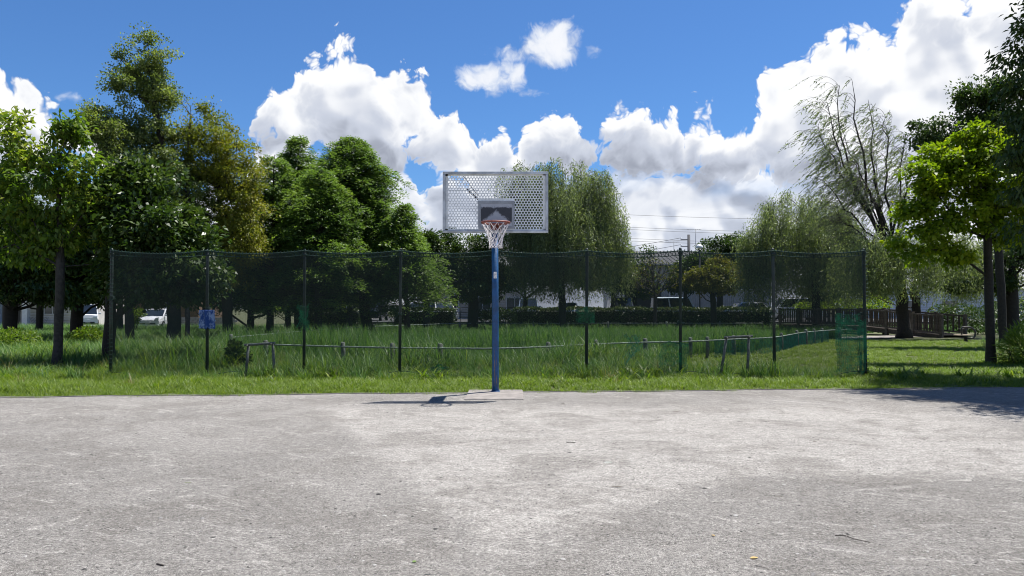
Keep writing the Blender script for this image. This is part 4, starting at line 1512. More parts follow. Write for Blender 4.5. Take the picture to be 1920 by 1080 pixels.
prof_z = [-0.018, -0.10, -0.18, -0.26, -0.33, -0.39, -0.42]
rg = np.random.default_rng(5)


def netp(i, r):
    a = 2 * math.pi * (i + 0.5 * (r % 2) + 0.25) / NS + 0.02 * math.sin(3 * i + r)
    return Vector((prof_r[r] * math.cos(a), prof_r[r] * math.sin(a), prof_z[r] + 0.006 * math.sin(5 * i + 2 * r)))


for i in range(NS):
    for r in range(rows):
        d0 = i if r % 2 == 0 else i
        for j in ((d0 - 1, d0) if r % 2 == 0 else (d0, d0 + 1)):
            net.tube([netp(i, r), netp(j, r + 1)], 0.0042, 4, caps=False)
net.build('net', M_CORD, hoop, loc=loc(RX, RY, RZ))

# carrier behind the board
arm = MB()
arm.box(loc(HX - 0.008, (HY + BY) / 2 + 0.02, 2.99), (0.21, HY - BY - 0.02, 0.10))
arm.build('arm', M_BLUE, hoop)
for s in (-1, 1):
    b = MB()
    b.bar(loc(BX + s * 0.30, BY + 0.035, BZc + 0.06), loc(BX + s * 0.50, BY + 0.045, BZc + 0.24), 0.034)
    b.build('strut', M_DARKSTEEL, hoop)
    b = MB()
    b.bar(loc(BX + s * 0.30, BY + 0.03, BZc + 0.12), loc(BX + s * 0.58, BY + 0.03, BZc + BH / 2 - 0.03), 0.012)
    b.build('brace_rod', M_DARKSTEEL, hoop)
    b = MB()
    b.bar(loc(BX + s * 0.28, BY + 0.03, BZc + 0.215), loc(BX + s * (BW / 2 - 0.03), BY + 0.03, BZc + 0.215), 0.010)
    b.build('stay_rod', M_FRAME, hoop)
bp = MB()
bp.box((0, 0, 0), (0.5, 0.02, 0.4))
bp.build('backing_plate', M_DARKSTEEL, hoop, loc=loc(BX, BY + 0.03, BZc - 0.20))

# ------------------------------------------------------------------ netting fence
M_NET = pm('net_green', (0.003, 0.015, 0.010), 0.7, var=0.2, scale=3)
M_NET2 = pm('net_patch_green', (0.009, 0.112, 0.046), 0.7, var=0.45, scale=9)
M_NET3 = pm('net_patch_teal', (0.012, 0.135, 0.085), 0.7, var=0.45, scale=9)
M_POST = pm('post_dark_green', (0.012, 0.020, 0.016), 0.5, var=0.4, scale=12)
M_ROPE = pm('rope_green', (0.012, 0.036, 0.027), 0.85, var=0.3, scale=30)
FY = 16.5
FX = [gx(p, FY) for p in (209.5, 390, 571, 750, 927, 1099, 1275, 1451, 1621)]
FTOP = hz(470, FY)
fence = empty('netting_fence', (FX[4], FY, 0), 0, 'tall dark green ball-stop netting strung on slim posts behind the hoop', 'fence')


def fl_(x, y, z):
    return Vector((x - FX[4], y - FY, z))


rg = np.random.default_rng(77)
for i, x in enumerate(FX):
    h = FTOP + (0.06 if i == 6 else 0.02) + rg.uniform(-0.01, 0.02)
    m = MB()
    ln = rg.normal(0, 0.012)
    m.tube([fl_(x, FY, -0.05), fl_(x + ln * 0.5, FY, h / 2), fl_(x + ln, FY, h - 0.02), fl_(x + ln, FY, h + 0.005), fl_(x + ln, FY, h + 0.02)], [0.034, 0.034, 0.034, 0.026, 0.006], 12)
    p = m.build('post', M_POST, fence)
    c = MB()
    c.lathe([(0.036, -0.022), (0.046, -0.02), (0.046, 0.02), (0.036, 0.022)], fl_(x + ln, FY, h - 0.11), 12)
    c.build('collar', M_POST, p)


def top_z(x):
    """top rope sags a little between the posts"""
    for a, b in zip(FX[:-1], FX[1:]):
        if a - 1e-6 <= x <= b + 1e-6:
            q = (x - a) / (b - a)
            return FTOP - 0.065 * 4 * q * (1 - q) * (0.6 + 0.5 * math.sin(a * 3.1) ** 2)
    return FTOP


def net_y(x, z):
    return -0.040 + 0.020 * math.sin(x * 2.1 + z) + 0.012 * math.sin(x * 5.3 - z * 2.0)


def low_z(x):
    return 0.05 + 0.05 * math.sin(x * 1.9) + 0.03 * math.sin(x * 5.1 + 1)


def ribbon(V, Q, pts, w, vertical):
    k = len(V)
    for p in pts:
        if vertical:
            V += [(p[0] - w / 2, p[1], p[2]), (p[0] + w / 2, p[1], p[2])]
        else:
            V += [(p[0], p[1], p[2] - w / 2), (p[0], p[1], p[2] + w / 2)]
    for i in range(len(pts) - 1):
        Q.append((k + 2 * i, k + 2 * i + 1, k + 2 * i + 3, k + 2 * i + 2))


def weave(x0, x1, zlo, zhi, cell, w, mat, name, parent, yoff=0.0, jag=0.0, seed=1, tz=None, bz=None):
    rg = np.random.default_rng(seed)
    V, Q = [], []
    nx = int((x1 - x0) / cell)
    for i in range(nx + 1):
        x = x0 + (x1 - x0) * i / nx
        zt = tz(x) if tz else zhi - jag * rg.uniform(0, 1) * 0.4
        zb = bz(x) if bz else zlo + jag * rg.uniform(0, 1)
        pts = [(*fl_(x, FY + net_y(x, z) + yoff, z),) for z in np.linspace(zb, zt, 9)]
        ribbon(V, Q, pts, w, True)
    nz = int((zhi - zlo) / cell)
    xs_ = np.linspace(x0, x1, max(3, int((x1 - x0) / 0.12)))
    for j in range(nz + 1):
        q = j / nz
        pts = []
        e0, e1 = jag * rg.uniform(0, 1), jag * rg.uniform(0, 1)
        for x in xs_:
            zt = tz(x) if tz else zhi
            zb = bz(x) if bz else zlo
            z = zb + (zt - zb) * q
            xx = min(max(x, x0 + e0), x1 - e1)
            pts.append((*fl_(xx, FY + net_y(xx, z) + yoff - 0.002, z),))
        ribbon(V, Q, pts, w, False)
    o = np_obj(name, V, Q, mat, parent)
    tag(o, kind='stuff')
    return o


NETW = weave(FX[0], FX[-1], 0.05, FTOP, 0.0145, 0.0040, M_NET, 'netting', fence, tz=top_z, bz=low_z)
# ropes and their lashings
rope = MB()
rx = np.linspace(FX[0], FX[-1], 130)
rope.tube([fl_(x, FY - 0.04, top_z(x)) for x in rx], 0.013, 6)
rope.build('top_rope', M_ROPE, fence)
rope = MB()
rope.tube([fl_(x, FY - 0.04, top_z(x) - 0.085 + 0.01 * math.sin(x * 3)) for x in rx], 0.009, 5)
rope.build('lower_rope', M_ROPE, fence)
rope = MB()
rope.tube([fl_(x, FY + net_y(x, 0.0), low_z(x) + 0.01) for x in rx], 0.008, 5)
rope.build('bottom_rope', M_ROPE, fence)
lash = MB()
x = FX[0]
while x < FX[-1]:
    z = top_z(x)
    h = 0.028 + 0.014 * rg.uniform()
    lash.bar(fl_(x, FY - 0.042, z - 0.03), fl_(x + 0.01, FY - 0.046, z + h), 0.014)
    lash.bar(fl_(x + 0.03, FY - 0.042, z - 0.095), fl_(x + 0.035, FY - 0.046, z - 0.02), 0.012)
    x += 0.075
tag(lash.build('top_lashing', M_ROPE, fence), kind='stuff')
lash = MB()
for xe in (FX[0], FX[-1]):
    z = 0.15
    while z < FTOP - 0.05:
        lash.tube([fl_(xe - 0.055, FY - 0.035, z - 0.01), fl_(xe, FY - 0.05, z), fl_(xe + 0.055, FY - 0.035, z + 0.012)], 0.007, 5)
        z += 0.085
tag(lash.build('end_lashing', M_ROPE, fence), kind='stuff')


def patch_net(px0, py0, px1, py1, mat, cell, w, seed, jag=0.05, yoff=-0.012):
    """mending piece: hangs a little askew, its cut edge ragged, its threads pulled out of square"""
    rg = np.random.default_rng(seed)
    x0, x1 = gx(px0, FY), gx(px1, FY)
    z1, z0 = hz(py0, FY), max(0.03, hz(py1, FY))
    W, H = x1 - x0, z1 - z0
    ph = rg.uniform(0, 6.28, 8)

    def wav(t, k):
        return 0.5 * math.sin(t * 5 + ph[k]) + 0.3 * math.sin(t * 13 + ph[k + 1]) + 0.2 * math.sin(t * 29 + ph[k + 2])

    def warp(u, v):
        lx = x0 + jag * (0.5 + 0.5 * wav(v, 0))
        rx_ = x1 - jag * (0.5 + 0.5 * wav(v, 2))
        bz = z0 + jag * (0.5 + 0.8 * wav(u, 4))
        tz_ = z1 - jag * (0.4 + 0.4 * wav(u, 1)) + 0.02 * u
        x = lx + (rx_ - lx) * u + 0.010 * math.sin(v * 9 + ph[6])
        z = bz + (tz_ - bz) * v + 0.012 * math.sin(u * 7 + ph[7])
        y = FY + net_y(x, z) + yoff - 0.012 * math.sin(u * 6 + v * 5 + ph[3])
        return fl_(x, y, z)
    V, Q = [], []
    nx, nz = max(3, int(W / cell)), max(3, int(H / cell))
    for i in range(nx + 1):
        a0, a1 = (rg.uniform(0, 0.10) if rg.uniform() < 0.5 else 0.0), (rg.uniform(0.9, 1.0) if rg.uniform() < 0.3 else 1.0)
        ribbon(V, Q, [tuple(warp(i / nx, q)) for q in np.linspace(a0, a1, 12)], w * rg.uniform(0.6, 1.25), True)
    for j in range(nz + 1):
        a0, a1 = (rg.uniform(0, 0.12) if rg.uniform() < 0.5 else 0.0), (rg.uniform(0.88, 1.0) if rg.uniform() < 0.5 else 1.0)
        ribbon(V, Q, [tuple(warp(q, j / nz) + Vector((0, -0.002, 0))) for q in np.linspace(a0, a1, 12)], w * rg.uniform(0.5, 1.3), False)
    o = np_obj('mending_patch', V, Q, mat, fence)
    tag(o, kind='stuff')
    # binding twine along the upper edge
    t = MB()
    t.tube([warp(q, 0.985) + Vector((0, -0.004, 0)) for q in np.linspace(0, 1, 14)], 0.005, 4)
    t.build('twine', M_ROPE, o)
    return o


patch_net(1562, 588, 1612, 702, M_NET2, 0.024, 0.0095, 11, jag=0.05)
patch_net(1604, 600, 1622, 702, M_NET2, 0.022, 0.0100, 12, yoff=-0.02)
patch_net(557, 570, 586, 620, M_NET2, 0.026, 0.0062, 13, jag=0.10)
patch_net(800, 682, 848, 716, M_NET2, 0.026, 0.0066, 14, jag=0.16)
patch_net(1162, 622, 1206, 682, M_NET3, 0.030, 0.0052, 15, jag=0.22)
patch_net(1230, 640, 1292, 712, M_NET2, 0.026, 0.0070, 16, jag=0.10)
patch_net(1078, 576, 1116, 606, M_NET2, 0.026, 0.0055, 17, jag=0.05)
# knotted ties on posts
for (px, py) in ((1447, 588), (1273, 606), (391, 580), (750, 590), (210, 560), (1617, 590)):
    x, z = gx(px, FY), hz(py, FY)
    m = MB()
    for k in range(3):
        zz = z + 0.02 * k
        m.tube([fl_(x + 0.043 * math.cos(a), FY + 0.043 * math.sin(a), zz + 0.01 * math.sin(a)) for a in np.linspace(0, 2 * math.pi, 12, endpoint=False)], 0.006, 4, closed=True)
    m.tube([fl_(x - 0.02, FY - 0.05, z), fl_(x - 0.07, FY - 0.07, z - 0.06), fl_(x - 0.10, FY - 0.06, z - 0.15)], 0.005, 4)
    m.tube([fl_(x + 0.02, FY - 0.05, z), fl_(x + 0.09, FY - 0.07, z + 0.02), fl_(x + 0.13, FY - 0.06, z - 0.02)], 0.005, 4)
    m.build('tie_cord', M_ROPE, fence)


# blue cloth tied to a post
def cloth_material():
    m = bpy.data.materials.new('blue_cloth')
    m.use_nodes = True
    N = NT(m.node_tree)
    b = m.node_tree.nodes['Principled BSDF']
    P = N.new('ShaderNodeTexCoord').outputs['Object']
    n1 = N.noise(N.vec('MULTIPLY', P, (1.0, 1.0, 0.6)), 13.0, 8.0, 0.75, dist=0.6).outputs['Fac']
    x, _, z = N.sep(P)
    side = N.ramp(N.math('ABSOLUTE', x), 0.03, 0.07, -0.06, 0.06)
    f = N.ramp(N.math('ADD', n1, side), 0.50, 0.60)
    c = N.mix(f, (0.010, 0.050, 0.20), (0.20, 0.28, 0.46))
    N.put(b.inputs['Base Color'], c)
    b.inputs['Roughness'].default_value = 0.8
    return m


cx0 = gx(391, FY)
cz0, cz1 = hz(616, FY), hz(581, FY)
V, Q = [], []
NU, NVv = 18, 16
rgc = np.random.default_rng(9)
ed = [0.012 * rgc.normal() for _ in range(2 * NVv + 4)]
eb = [0.014 * rgc.normal() for _ in range(NU + 2)]
for j in range(NVv + 1):
    for i in range(NU + 1):
        u, v = i / NU - 0.5, j / NVv
        w = 0.345 + (ed[j] if u < 0 else ed[j + NVv]) * 1.4
        bulge = 0.060 * math.exp(-(u / 0.16) ** 2) + 0.012 * math.sin(u * 21 + v * 4)
        V.append((u * w, -bulge - 0.055, (v - 0.5) * (cz1 - cz0) + (eb[i] * (1 - v))))
for j in range(NVv):
    for i in range(NU):
        k = j * (NU + 1) + i
        Q.append((k, k + 1, k + NU + 2, k + NU + 1))
cl = np_obj('blue_cloth', V, Q, cloth_material(), smooth=True)
cl.location = (cx0, FY - 0.012, (cz0 + cz1) / 2)
sd = cl.modifiers.new('thick', 'SOLIDIFY')
sd.thickness = 0.003
tag(cl, 'tattered blue and white cloth tied round the second net post from the left', 'cloth')


# ------------------------------------------------------------------ stake frames in front of the net
M_STAKE = pm('stake_wood', (0.060, 0.068, 0.062), 0.8, var=0.35, scale=18, bump=0.5, bscale=30)
M_STAKEL = pm('stake_pale', (0.36, 0.31, 0.26), 0.8, var=0.3, scale=20)


def stake_frame(label, D, bl, br_, tl, tr_, r=0.030):
    c = gx((bl[0] + br_[0]) / 2, D)
    root = empty('stake_frame', (c, D, 0), 0, label, 'frame', 'two-legged stake frames before the net')
    o = Vector((c, D, 0))

    def w(px, py):
        return at(px, py, D) - o
    for b_, t_ in ((bl, tl), (br_, tr_)):
        m = MB()
        foot = w(*b_)
        foot.z = -0.05
        m.tube([foot, (foot + w(*t_)) / 2 + Vector((0.006, 0, 0)), w(*t_)], [r, r, r * 0.95], 9)
        m.build('leg', M_STAKE, root)
    m = MB()
    a, b_ = w(tl[0] - 6, tl[1]), w(tr_[0] + 6, tr_[1] - 1)
    m.tube([a + Vector((0, -0.05, 0.0)), b_ + Vector((0, -0.05, 0.0))], r * 0.95, 9)
    m.build('crossbar', M_STAKE, root)
    m = MB()
    for p in (w(*tl), w(*tr_)):
        m.tube([p + Vector((0, -0.085, 0.0)), p + Vector((0, -0.055, 0.004))], 0.016, 8)
    tag(m.build('bolt_heads', M_STAKEL, root), kind='stuff')
    return root


stake_frame('low two-legged stake frame of the left half, standing in grass at the net', 16.15, (459, 706), (515, 703), (466, 647), (511, 644))
stake_frame('taller two-legged stake frame of the right half, standing in grass at the net', 16.2, (1349, 706), (1400, 704), (1362, 633), (1404, 631))


# ------------------------------------------------------------------ low rail round the pond
M_RAILPOST = pm('rail_post', (0.10, 0.115, 0.095), 0.8, var=0.35, scale=14, bump=0.4, bscale=30)
M_RAIL = pm('rail_pipe', (0.17, 0.21, 0.18), 0.8, var=0.25, scale=10)
ZR = 0.52


def gp(px, py, z=ZR):
    x, y, zz = ray(px, py)
    k = (z - EYE) / zz
    return Vector((x * k, y * k, z))


near_line = [gp(*p) for p in ((470, 645), (642, 650), (735, 652), (825, 653), (930, 653.5), (1028, 650), (1120, 645), (1210, 642), (1295, 640), (1380, 636), (1450, 632.5), (1495, 625), (1520, 622), (1560, 619), (1604, 617))]
posts_px = [(497, 646.5), (642, 650), (735, 652), (825, 653), (1028, 650), (1118, 645.3), (1210, 642), (1295, 640), (1327, 638.6), (1376, 636.2), (1466, 630.5), (1495, 625), (1512, 623), (1527, 621.5), (1542, 620.2), (1575, 618.4)]


def pond_rail(label, line, ppx, netting=None):
    root = empty('pond_rail', tuple(Vector((line[0].x, line[0].y, 0))), 0, label, 'railing', 'low rails round the reed pond')
    o = Vector((line[0].x, line[0].y, 0))
    # smooth line
    pts = []
    n = len(line)
    for i in range(n - 1):
        p0, p1, p2, p3 = line[max(i - 1, 0)], line[i], line[i + 1], line[min(i + 2, n - 1)]
        for q in np.linspace(0, 1, 6, endpoint=False):
            pts.append(0.5 * ((2 * p1) + (p2 - p0) * q + (2 * p0 - 5 * p1 + 4 * p2 - p3) * q * q + (3 * p1 - p0 - 3 * p2 + p3) * q ** 3) - o)
    pts.append(line[-1] - o)
    m = MB()
    m.tube([p + Vector((0, -0.02, 0)) for i, p in enumerate(pts)], 0.022, 7)
    m.build('rail', M_RAIL, root)
    for i, p in enumerate(ppx):
        q = gp(*p) - o
        m = MB()
        r = 0.058 if i % 3 else 0.066
        m.tube([(q.x, q.y + 0.05, -0.05), (q.x + 0.01, q.y + 0.05, 0.3), (q.x, q.y + 0.05, 0.62), (q.x, q.y + 0.05, 0.64)], [r, r, r * 0.97, r * 0.5], 10)
        m.build('post', M_RAILPOST, root)
    if netting:
        a, b_ = netting
        seg = [p for p in pts if a <= (p + o).x <= b_]
        V, Q = [], []
        for j in range(20):
            z = 0.02 + j * 0.026
            ribbon(V, Q, [(p.x, p.y - 0.05, z) for p in seg], 0.007, False)
        L = 0.0
        for p, q in zip(seg[:-1], seg[1:]):
            ns = max(1, int((q - p).length / 0.035))
            for s in range(ns):
                c = p + (q - p) * (s / ns)
                ribbon(V, Q, [(c.x, c.y - 0.052, 0.0), (c.x, c.y - 0.052, 0.28), (c.x, c.y - 0.052, 0.52)], 0.007, True)
        tag(np_obj('low_netting', V, Q, M_NET3, root), kind='stuff')
    return root


pond_rail('low rail on squat posts along the near bank of the reed pond', near_line, posts_px, (gx(1330, 23), gx(1560, 34)))
far_line = [gp(*p) for p in ((432, 633), (520, 625), (640, 615.5), (740, 610.5), (860, 606.5), (930, 606), (1100, 606), (1250, 606), (1430, 606))]
pond_rail('thin low rail along the far bank of the pond before the hedge', far_line, [(432, 633), (520, 625), (580, 620), (640, 615.5), (700, 612.4), (765, 609.6), (862, 606.5), (1000, 606), (1140, 606), (1250, 606), (1350, 606), (1430, 606)])

# ------------------------------------------------------------------ buildings beyond the car park
M_WALLW = pm('wall_white', (0.62, 0.61, 0.60), 0.75, var=0.08, scale=1.2)
M_SIDING = pm('siding', (0.56, 0.54, 0.53), 0.7, var=0.08, scale=1.5)
M_METALW = pm('metal_wall', (0.36, 0.375, 0.39), 0.5, var=0.08, scale=0.8)
M_ROOFG = pm('roof_grey', (0.16, 0.165, 0.175), 0.6, var=0.2, scale=2)
M_ROOFM = pm('roof_metal', (0.085, 0.088, 0.092), 0.9, var=0.15, scale=2)
M_OPEN = pm('dark_opening', (0.015, 0.016, 0.018), 0.4, var=0.2)
M_PANE = pm('window_pane', (0.04, 0.05, 0.06), 0.08, var=0.2, scale=1, spec=0.8)
M_TRIM = pm('trim_white', (0.70, 0.70, 0.70), 0.5, var=0.05)
M_BROWN = pm('brown_board', (0.16, 0.105, 0.07), 0.7, var=0.2, scale=3)
M_AWN = pm('awning_red', (0.34, 0.18, 0.14), 0.7, var=0.1)
M_BLOCK = pm('block_wall', (0.33, 0.31, 0.29), 0.9, var=0.2, scale=3, bump=0.4)
M_BLUEW = pm('pale_blue_wall', (0.50, 0.58, 0.68), 0.6, var=0.06)
M_LATT = pm('lattice', (0.22, 0.22, 0.22), 0.7, var=0.1)


def ribbed(x0, x1, z0, z1, y, pitch_=0.20, dep=0.035):
    """corrugated sheet: a folded strip"""
    V, Q = [], []
    n = int((x1 - x0) / pitch_)
    xs_ = []
    for i in range(n):
        a = x0 + (x1 - x0) * i / n
        p = (x1 - x0) / n
        xs_ += [(a, 0), (a + p * 0.42, 0), (a + p * 0.5, -dep), (a + p * 0.92, -dep)]
    xs_.append((x1, 0))
    for x, d in xs_:
        V += [(x, y + d, z0), (x, y + d, z1)]
    for i in range(len(xs_) - 1):
        Q.append((2 * i, 2 * i + 2, 2 * i + 3, 2 * i + 1))
    return V, Q


def boarded(x0, x1, z0, z1, y, h=0.22, dep=0.02):
    """lapped siding"""
    V, Q = [], []
    n = int((z1 - z0) / h)
    for i in range(n):
        a = z0 + (z1 - z0) * i / n
        b_ = z0 + (z1 - z0) * (i + 1) / n
        k = len(V)
        V += [(x0, y - dep, a), (x1, y - dep, a), (x1, y, b_), (x0, y, b_), (x0, y, a), (x1, y, a)]
        Q += [(k, k + 1, k + 2, k + 3), (k, k + 4, k + 5, k + 1)]
    return V, Q


def window(root, x, z, w, h, y, frame=None, sub=True):
    m = MB()
    for (cx, cz, sx, sz) in ((0, h / 2, w + 0.1, 0.06), (0, -h / 2, w + 0.1, 0.06), (-w / 2, 0, 0.06, h), (w / 2, 0, 0.06, h), (0, 0, 0.04, h)):
        m.box((x + cx, y - 0.03, z + cz), (sx, 0.07, sz))
    f = m.build('window', frame or M_TRIM, root)
    p = MB()
    for s in (-1, 1):
        q = MB()
        q.box((x + s * w / 4, y - 0.012, z), (w / 2 - 0.06, 0.012, h - 0.06))
        q.build('pane', M_PANE, f)
    return f


def house(name, label, px0, px1, D, depth, eave, ridge, wall_kind, wall_mat, roof_mat, axis='x'):
    x0, x1 = gx(px0, D), gx(px1, D)
    root = empty(name, ((x0 + x1) / 2, D, 0), 0, label, 'building')
    cx = (x0 + x1) / 2
    a, b_ = x0 - cx, x1 - cx
    V, Q = (ribbed if wall_kind == 'rib' else boarded)(a, b_, -0.05, eave, 0.0)
    np_obj('front_wall', V, Q, wall_mat, root)
    m = MB()
    m.box((a + 0.06, depth / 2 + 0.05, eave / 2 - 0.03), (0.12, depth, eave))
    m.build('side_wall', wall_mat, root)
    m = MB()
    m.box((b_ - 0.06, depth / 2 + 0.05, eave / 2 - 0.03), (0.12, depth, eave))
    m.build('side_wall', wall_mat, root)
    m = MB()
    m.box((0, depth + 0.06, eave / 2 - 0.03), (b_ - a, 0.12, eave))
    m.build('back_wall', wall_mat, root)
    r = MB()
    o = 0.45
    if axis == 'x':
        r.prism([(-o, eave - 0.1), (depth / 2, ridge), (depth + o, eave - 0.1), (depth + o, eave + 0.02), (depth / 2, ridge + 0.14), (-o, eave + 0.02)], 0, a - o, b_ + o)
        r_o = r.build('roof', roof_mat, root)
        n = int((b_ - a) / 0.45)
        for s in (0, 1):
            rb = MB()
            for i in range(n + 1):
                x = a - o + 0.1 + (b_ - a + 2 * o - 0.2) * i / n
                p0 = Vector((x, -o if s == 0 else depth + o, eave + 0.045))
                rb.bar(p0, Vector((x, depth / 2, ridge + 0.16)), 0.05)
            tag(rb.build('roof_ribs', roof_mat, r_o), kind='stuff')
    else:
        r.prism([(a - o, eave - 0.1), (0, ridge), (b_ + o, eave - 0.1), (b_ + o, eave + 0.02), (0, ridge + 0.14), (a - o, eave + 0.02)], 1, -o, depth + o)
        r_o = r.build('roof', roof_mat, root)
        g = MB()
        g.prism([(a, eave), (0, ridge - 0.05), (b_, eave)], 1, 0.0, 0.12)
        g.build('gable', wall_mat, root)
    return root, a, b_, cx


# warehouse
wh, a, b_, cx = house('warehouse', 'pale corrugated metal warehouse behind the bare twiggy tree and hedge', 1170, 1446, 72.0, 16.0, 5.6, 7.4, 'rib', M_METALW, M_ROOFM)
m = MB()
m.tube([(gx(1255, 72) - cx, -0.12, 0), (gx(1255, 72) - cx, -0.12, 5.5)], 0.05, 8)
m.build('downpipe', M_TRIM, wh)
m = MB()
m.box((0, -0.35, 5.62), (b_ - a + 0.6, 0.14, 0.12))
m.build('gutter', M_TRIM, wh)
d = MB()
d.box((gx(1205, 72) - cx, -0.06, 1.9), (3.4, 0.06, 3.8))
d_o = d.build('shutter_door', M_OPEN, wh)
for px in (1300, 1400):
    window(wh, gx(px, 72) - cx, 3.8, 1.7, 1.0, -0.05)

# white house in the middle
hs, a, b_, cx = house('house', 'white sided house with a dark door behind the round tree', 798, 985, 70.0, 9.0, 5.4, 7.6, 'lap', M_SIDING, M_ROOFG)
dr = MB()
dr.box((gx(850, 70) - cx, -0.03, 1.62), (0.85, 0.06, 2.1))
d_o = dr.build('door', M_OPEN, hs)
h_ = MB()
h_.box((gx(850, 70) - cx + 0.32, -0.09, 1.6), (0.05, 0.05, 0.16))
h_.build('handle', M_TRIM, d_o)
fr = MB()
for (ox, oz, sx, sz) in ((-0.48, 1.65, 0.10, 2.25), (0.48, 1.65, 0.10, 2.25), (0, 2.74, 1.06, 0.10)):
    fr.box((gx(850, 70) - cx + ox, -0.05, oz), (sx, 0.1, sz))
fr.build('door_frame', M_TRIM, hs)
aw = MB()
aw.prism([(-0.9, 2.0), (0.0, 2.35), (0.0, 2.42), (-0.9, 2.07)], 0, gx(811, 70) - cx, gx(838, 70) - cx)
aw.build('awning', M_AWN, hs)
for px, z in ((825, 4.2), (880, 4.2), (935, 4.2), (905, 1.9), (965, 1.9)):
    window(hs, gx(px, 70) - cx, z, 1.5, 1.1, -0.02)

# the buildings glimpsed on the left
lh, a, b_, cx = house('house', 'grey-white house with a white pillar behind the left dark trees', -70, 150, 64.0, 9.0, 3.9, 5.8, 'lap', M_WALLW, M_ROOFG)
for px, w in ((30, 0.85), (8, 0.3)):
    m = MB()
    m.box((gx(px, 64) - cx, -0.04, 1.1), (w, 0.06, 2.2))
    m.build('door', M_OPEN, lh)
for px, w, mt, nm in ((62, 0.42, M_TRIM, 'pillar'), (12, 0.24, M_BLUEW, 'pillar'), (122, 0.38, M_TRIM, 'pillar')):
    m = MB()
    m.box((gx(px, 64) - cx, -0.85, 1.25), (w, 0.42, 2.5))
    m.build(nm, mt, lh)
m = MB()
m.box((gx(45, 64) - cx, -0.75, 2.62), (8.5, 1.4, 0.16))
m.build('porch_roof', M_ROOFG, lh)
lt = MB()
x0 = gx(73, 64) - cx
for i in range(9):
    for s in (-1, 1):
        xx = x0 + i * 0.12
        lt.bar((xx, -0.7 + 0.012 * s, 0.15), (xx + s * 0.3, -0.7 + 0.012 * s, 0.75), 0.02)
tag(lt.build('lattice_screen', M_LATT, lh), kind='stuff')
window(lh, gx(100, 64) - cx, 1.5, 1.4, 1.0, -0.02)
bh, a, b_, cx = house('house', 'brown board house behind the white car on the left', 250, 372, 67.0, 8.0, 4.4, 6.2, 'lap', M_BROWN, M_ROOFG)
for px in (288, 322):
    m = MB()
    m.box((gx(px, 67) - cx, -0.04, 1.15), (1.3, 0.06, 2.2))
    m.build('door', M_OPEN, bh)
for px in (275, 312):
    m = MB()
    m.box((gx(px, 67) - cx, -0.10, 1.3), (0.22, 0.14, 2.6))
    m.build('post', M_TRIM, bh)
gh, a, b_, cx = house('house', 'low grey house glimpsed under the willow on the right', 1660, 1960, 74.0, 10.0, 3.4, 5.0, 'lap', M_BLUEW, M_ROOFG)
for px in (1700, 1780, 1870):
    window(gh, gx(px, 74) - cx, 1.7, 1.6, 1.1, -0.02)
rh, a, b_, cx = house('house', 'two-storey grey house hidden behind the feathery conifers', 560, 690, 72.0, 9.0, 5.2, 7.2, 'lap', M_SIDING, M_ROOFG)
for px, z in ((600, 1.8), (650, 1.8), (600, 4.0), (650, 4.0)):
    window(rh, gx(px, 72) - cx, z, 1.5, 1.1, -0.02)
# low block wall, each block its own piece
bw = empty('block_wall', (gx(385, 60), 60, 0), 0, 'low grey concrete block wall behind the blue cloth', 'wall')
blk = MB()
blk.box((0, 0, 0), (0.385, 0.15, 0.185))
bm_ = blk.mesh('block', M_BLOCK)
W0, W1 = gx(334, 60) - gx(385, 60), gx(442, 60) - gx(385, 60)
for r in range(4):
    x = W0 + (0.2 if r % 2 else 0.0)
    while x < W1 - 0.2:
        o = bpy.data.objects.new('block', bm_)
        o.location = (x + 0.2, random.uniform(-.004, .004), 0.10 + r * 0.195)
        link(o, bw)
        x += 0.395

# ------------------------------------------------------------------ parked vehicles
M_TYRE = pm('tyre', (0.015, 0.015, 0.016), 0.85, var=0.1)
M_RIMS = pm('wheel_rim', (0.45, 0.46, 0.48), 0.3, metal=0.8, var=0.1)
M_GLASS = pm('car_glass', (0.020, 0.026, 0.032), 0.06, var=0.15, scale=1, spec=0.9)
M_LAMP = pm('lamp_lens', (0.62, 0.66, 0.70), 0.12, var=0.1, spec=0.8)
M_TAIL = pm('tail_lens', (0.35, 0.02, 0.02), 0.15, var=0.1)
M_PLATE = pm('number_plate', (0.70, 0.71, 0.70), 0.5, var=0.05)
M_BLACKP = pm('black_plastic', (0.018, 0.018, 0.02), 0.55, var=0.1)
PAINT = {
    'white': pm('paint_white', (0.74, 0.75, 0.76), 0.22, var=0.03, spec=0.6),
    'black': pm('paint_black', (0.014, 0.015, 0.018), 0.18, var=0.1, spec=0.7),
    'silver': pm('paint_silver', (0.42, 0.45, 0.45), 0.25, metal=0.4, var=0.04),
    'blue': pm('paint_greyblue', (0.20, 0.26, 0.33), 0.24, var=0.05, spec=0.6),
    'paleblue': pm('paint_paleblue', (0.55, 0.63, 0.68), 0.3, var=0.04),
}
SHAPES = {
    # length, half width, belt, roof ; body top line stations (x, z) ; cabin stations at belt and roof (x)
    'hatch': dict(L=4.05, w=0.85, belt=0.92, roof=1.47, hood=[(2.02, 0.62), (1.90, 0.74), (1.05, 0.93)], tail=[(-1.95, 0.95), (-2.0, 0.60)], cab=(1.15, 0.35, -1.45, -1.90)),
    'van': dict(L=4.6, w=0.86, belt=1.05, roof=1.84, hood=[(2.30, 0.70), (2.22, 0.90), (1.65, 1.06)], tail=[(-2.25, 1.05), (-2.3, 0.65)], cab=(1.75, 1.05, -2.12, -2.26)),
    'boxvan': dict(L=3.4, w=0.74, belt=1.02, roof=1.88, hood=[(1.70, 0.72), (1.66, 0.98), (1.55, 1.03)], tail=[(-1.66, 1.02), (-1.70, 0.62)], cab=(1.58, 1.18, -1.62, -1.68)),
}


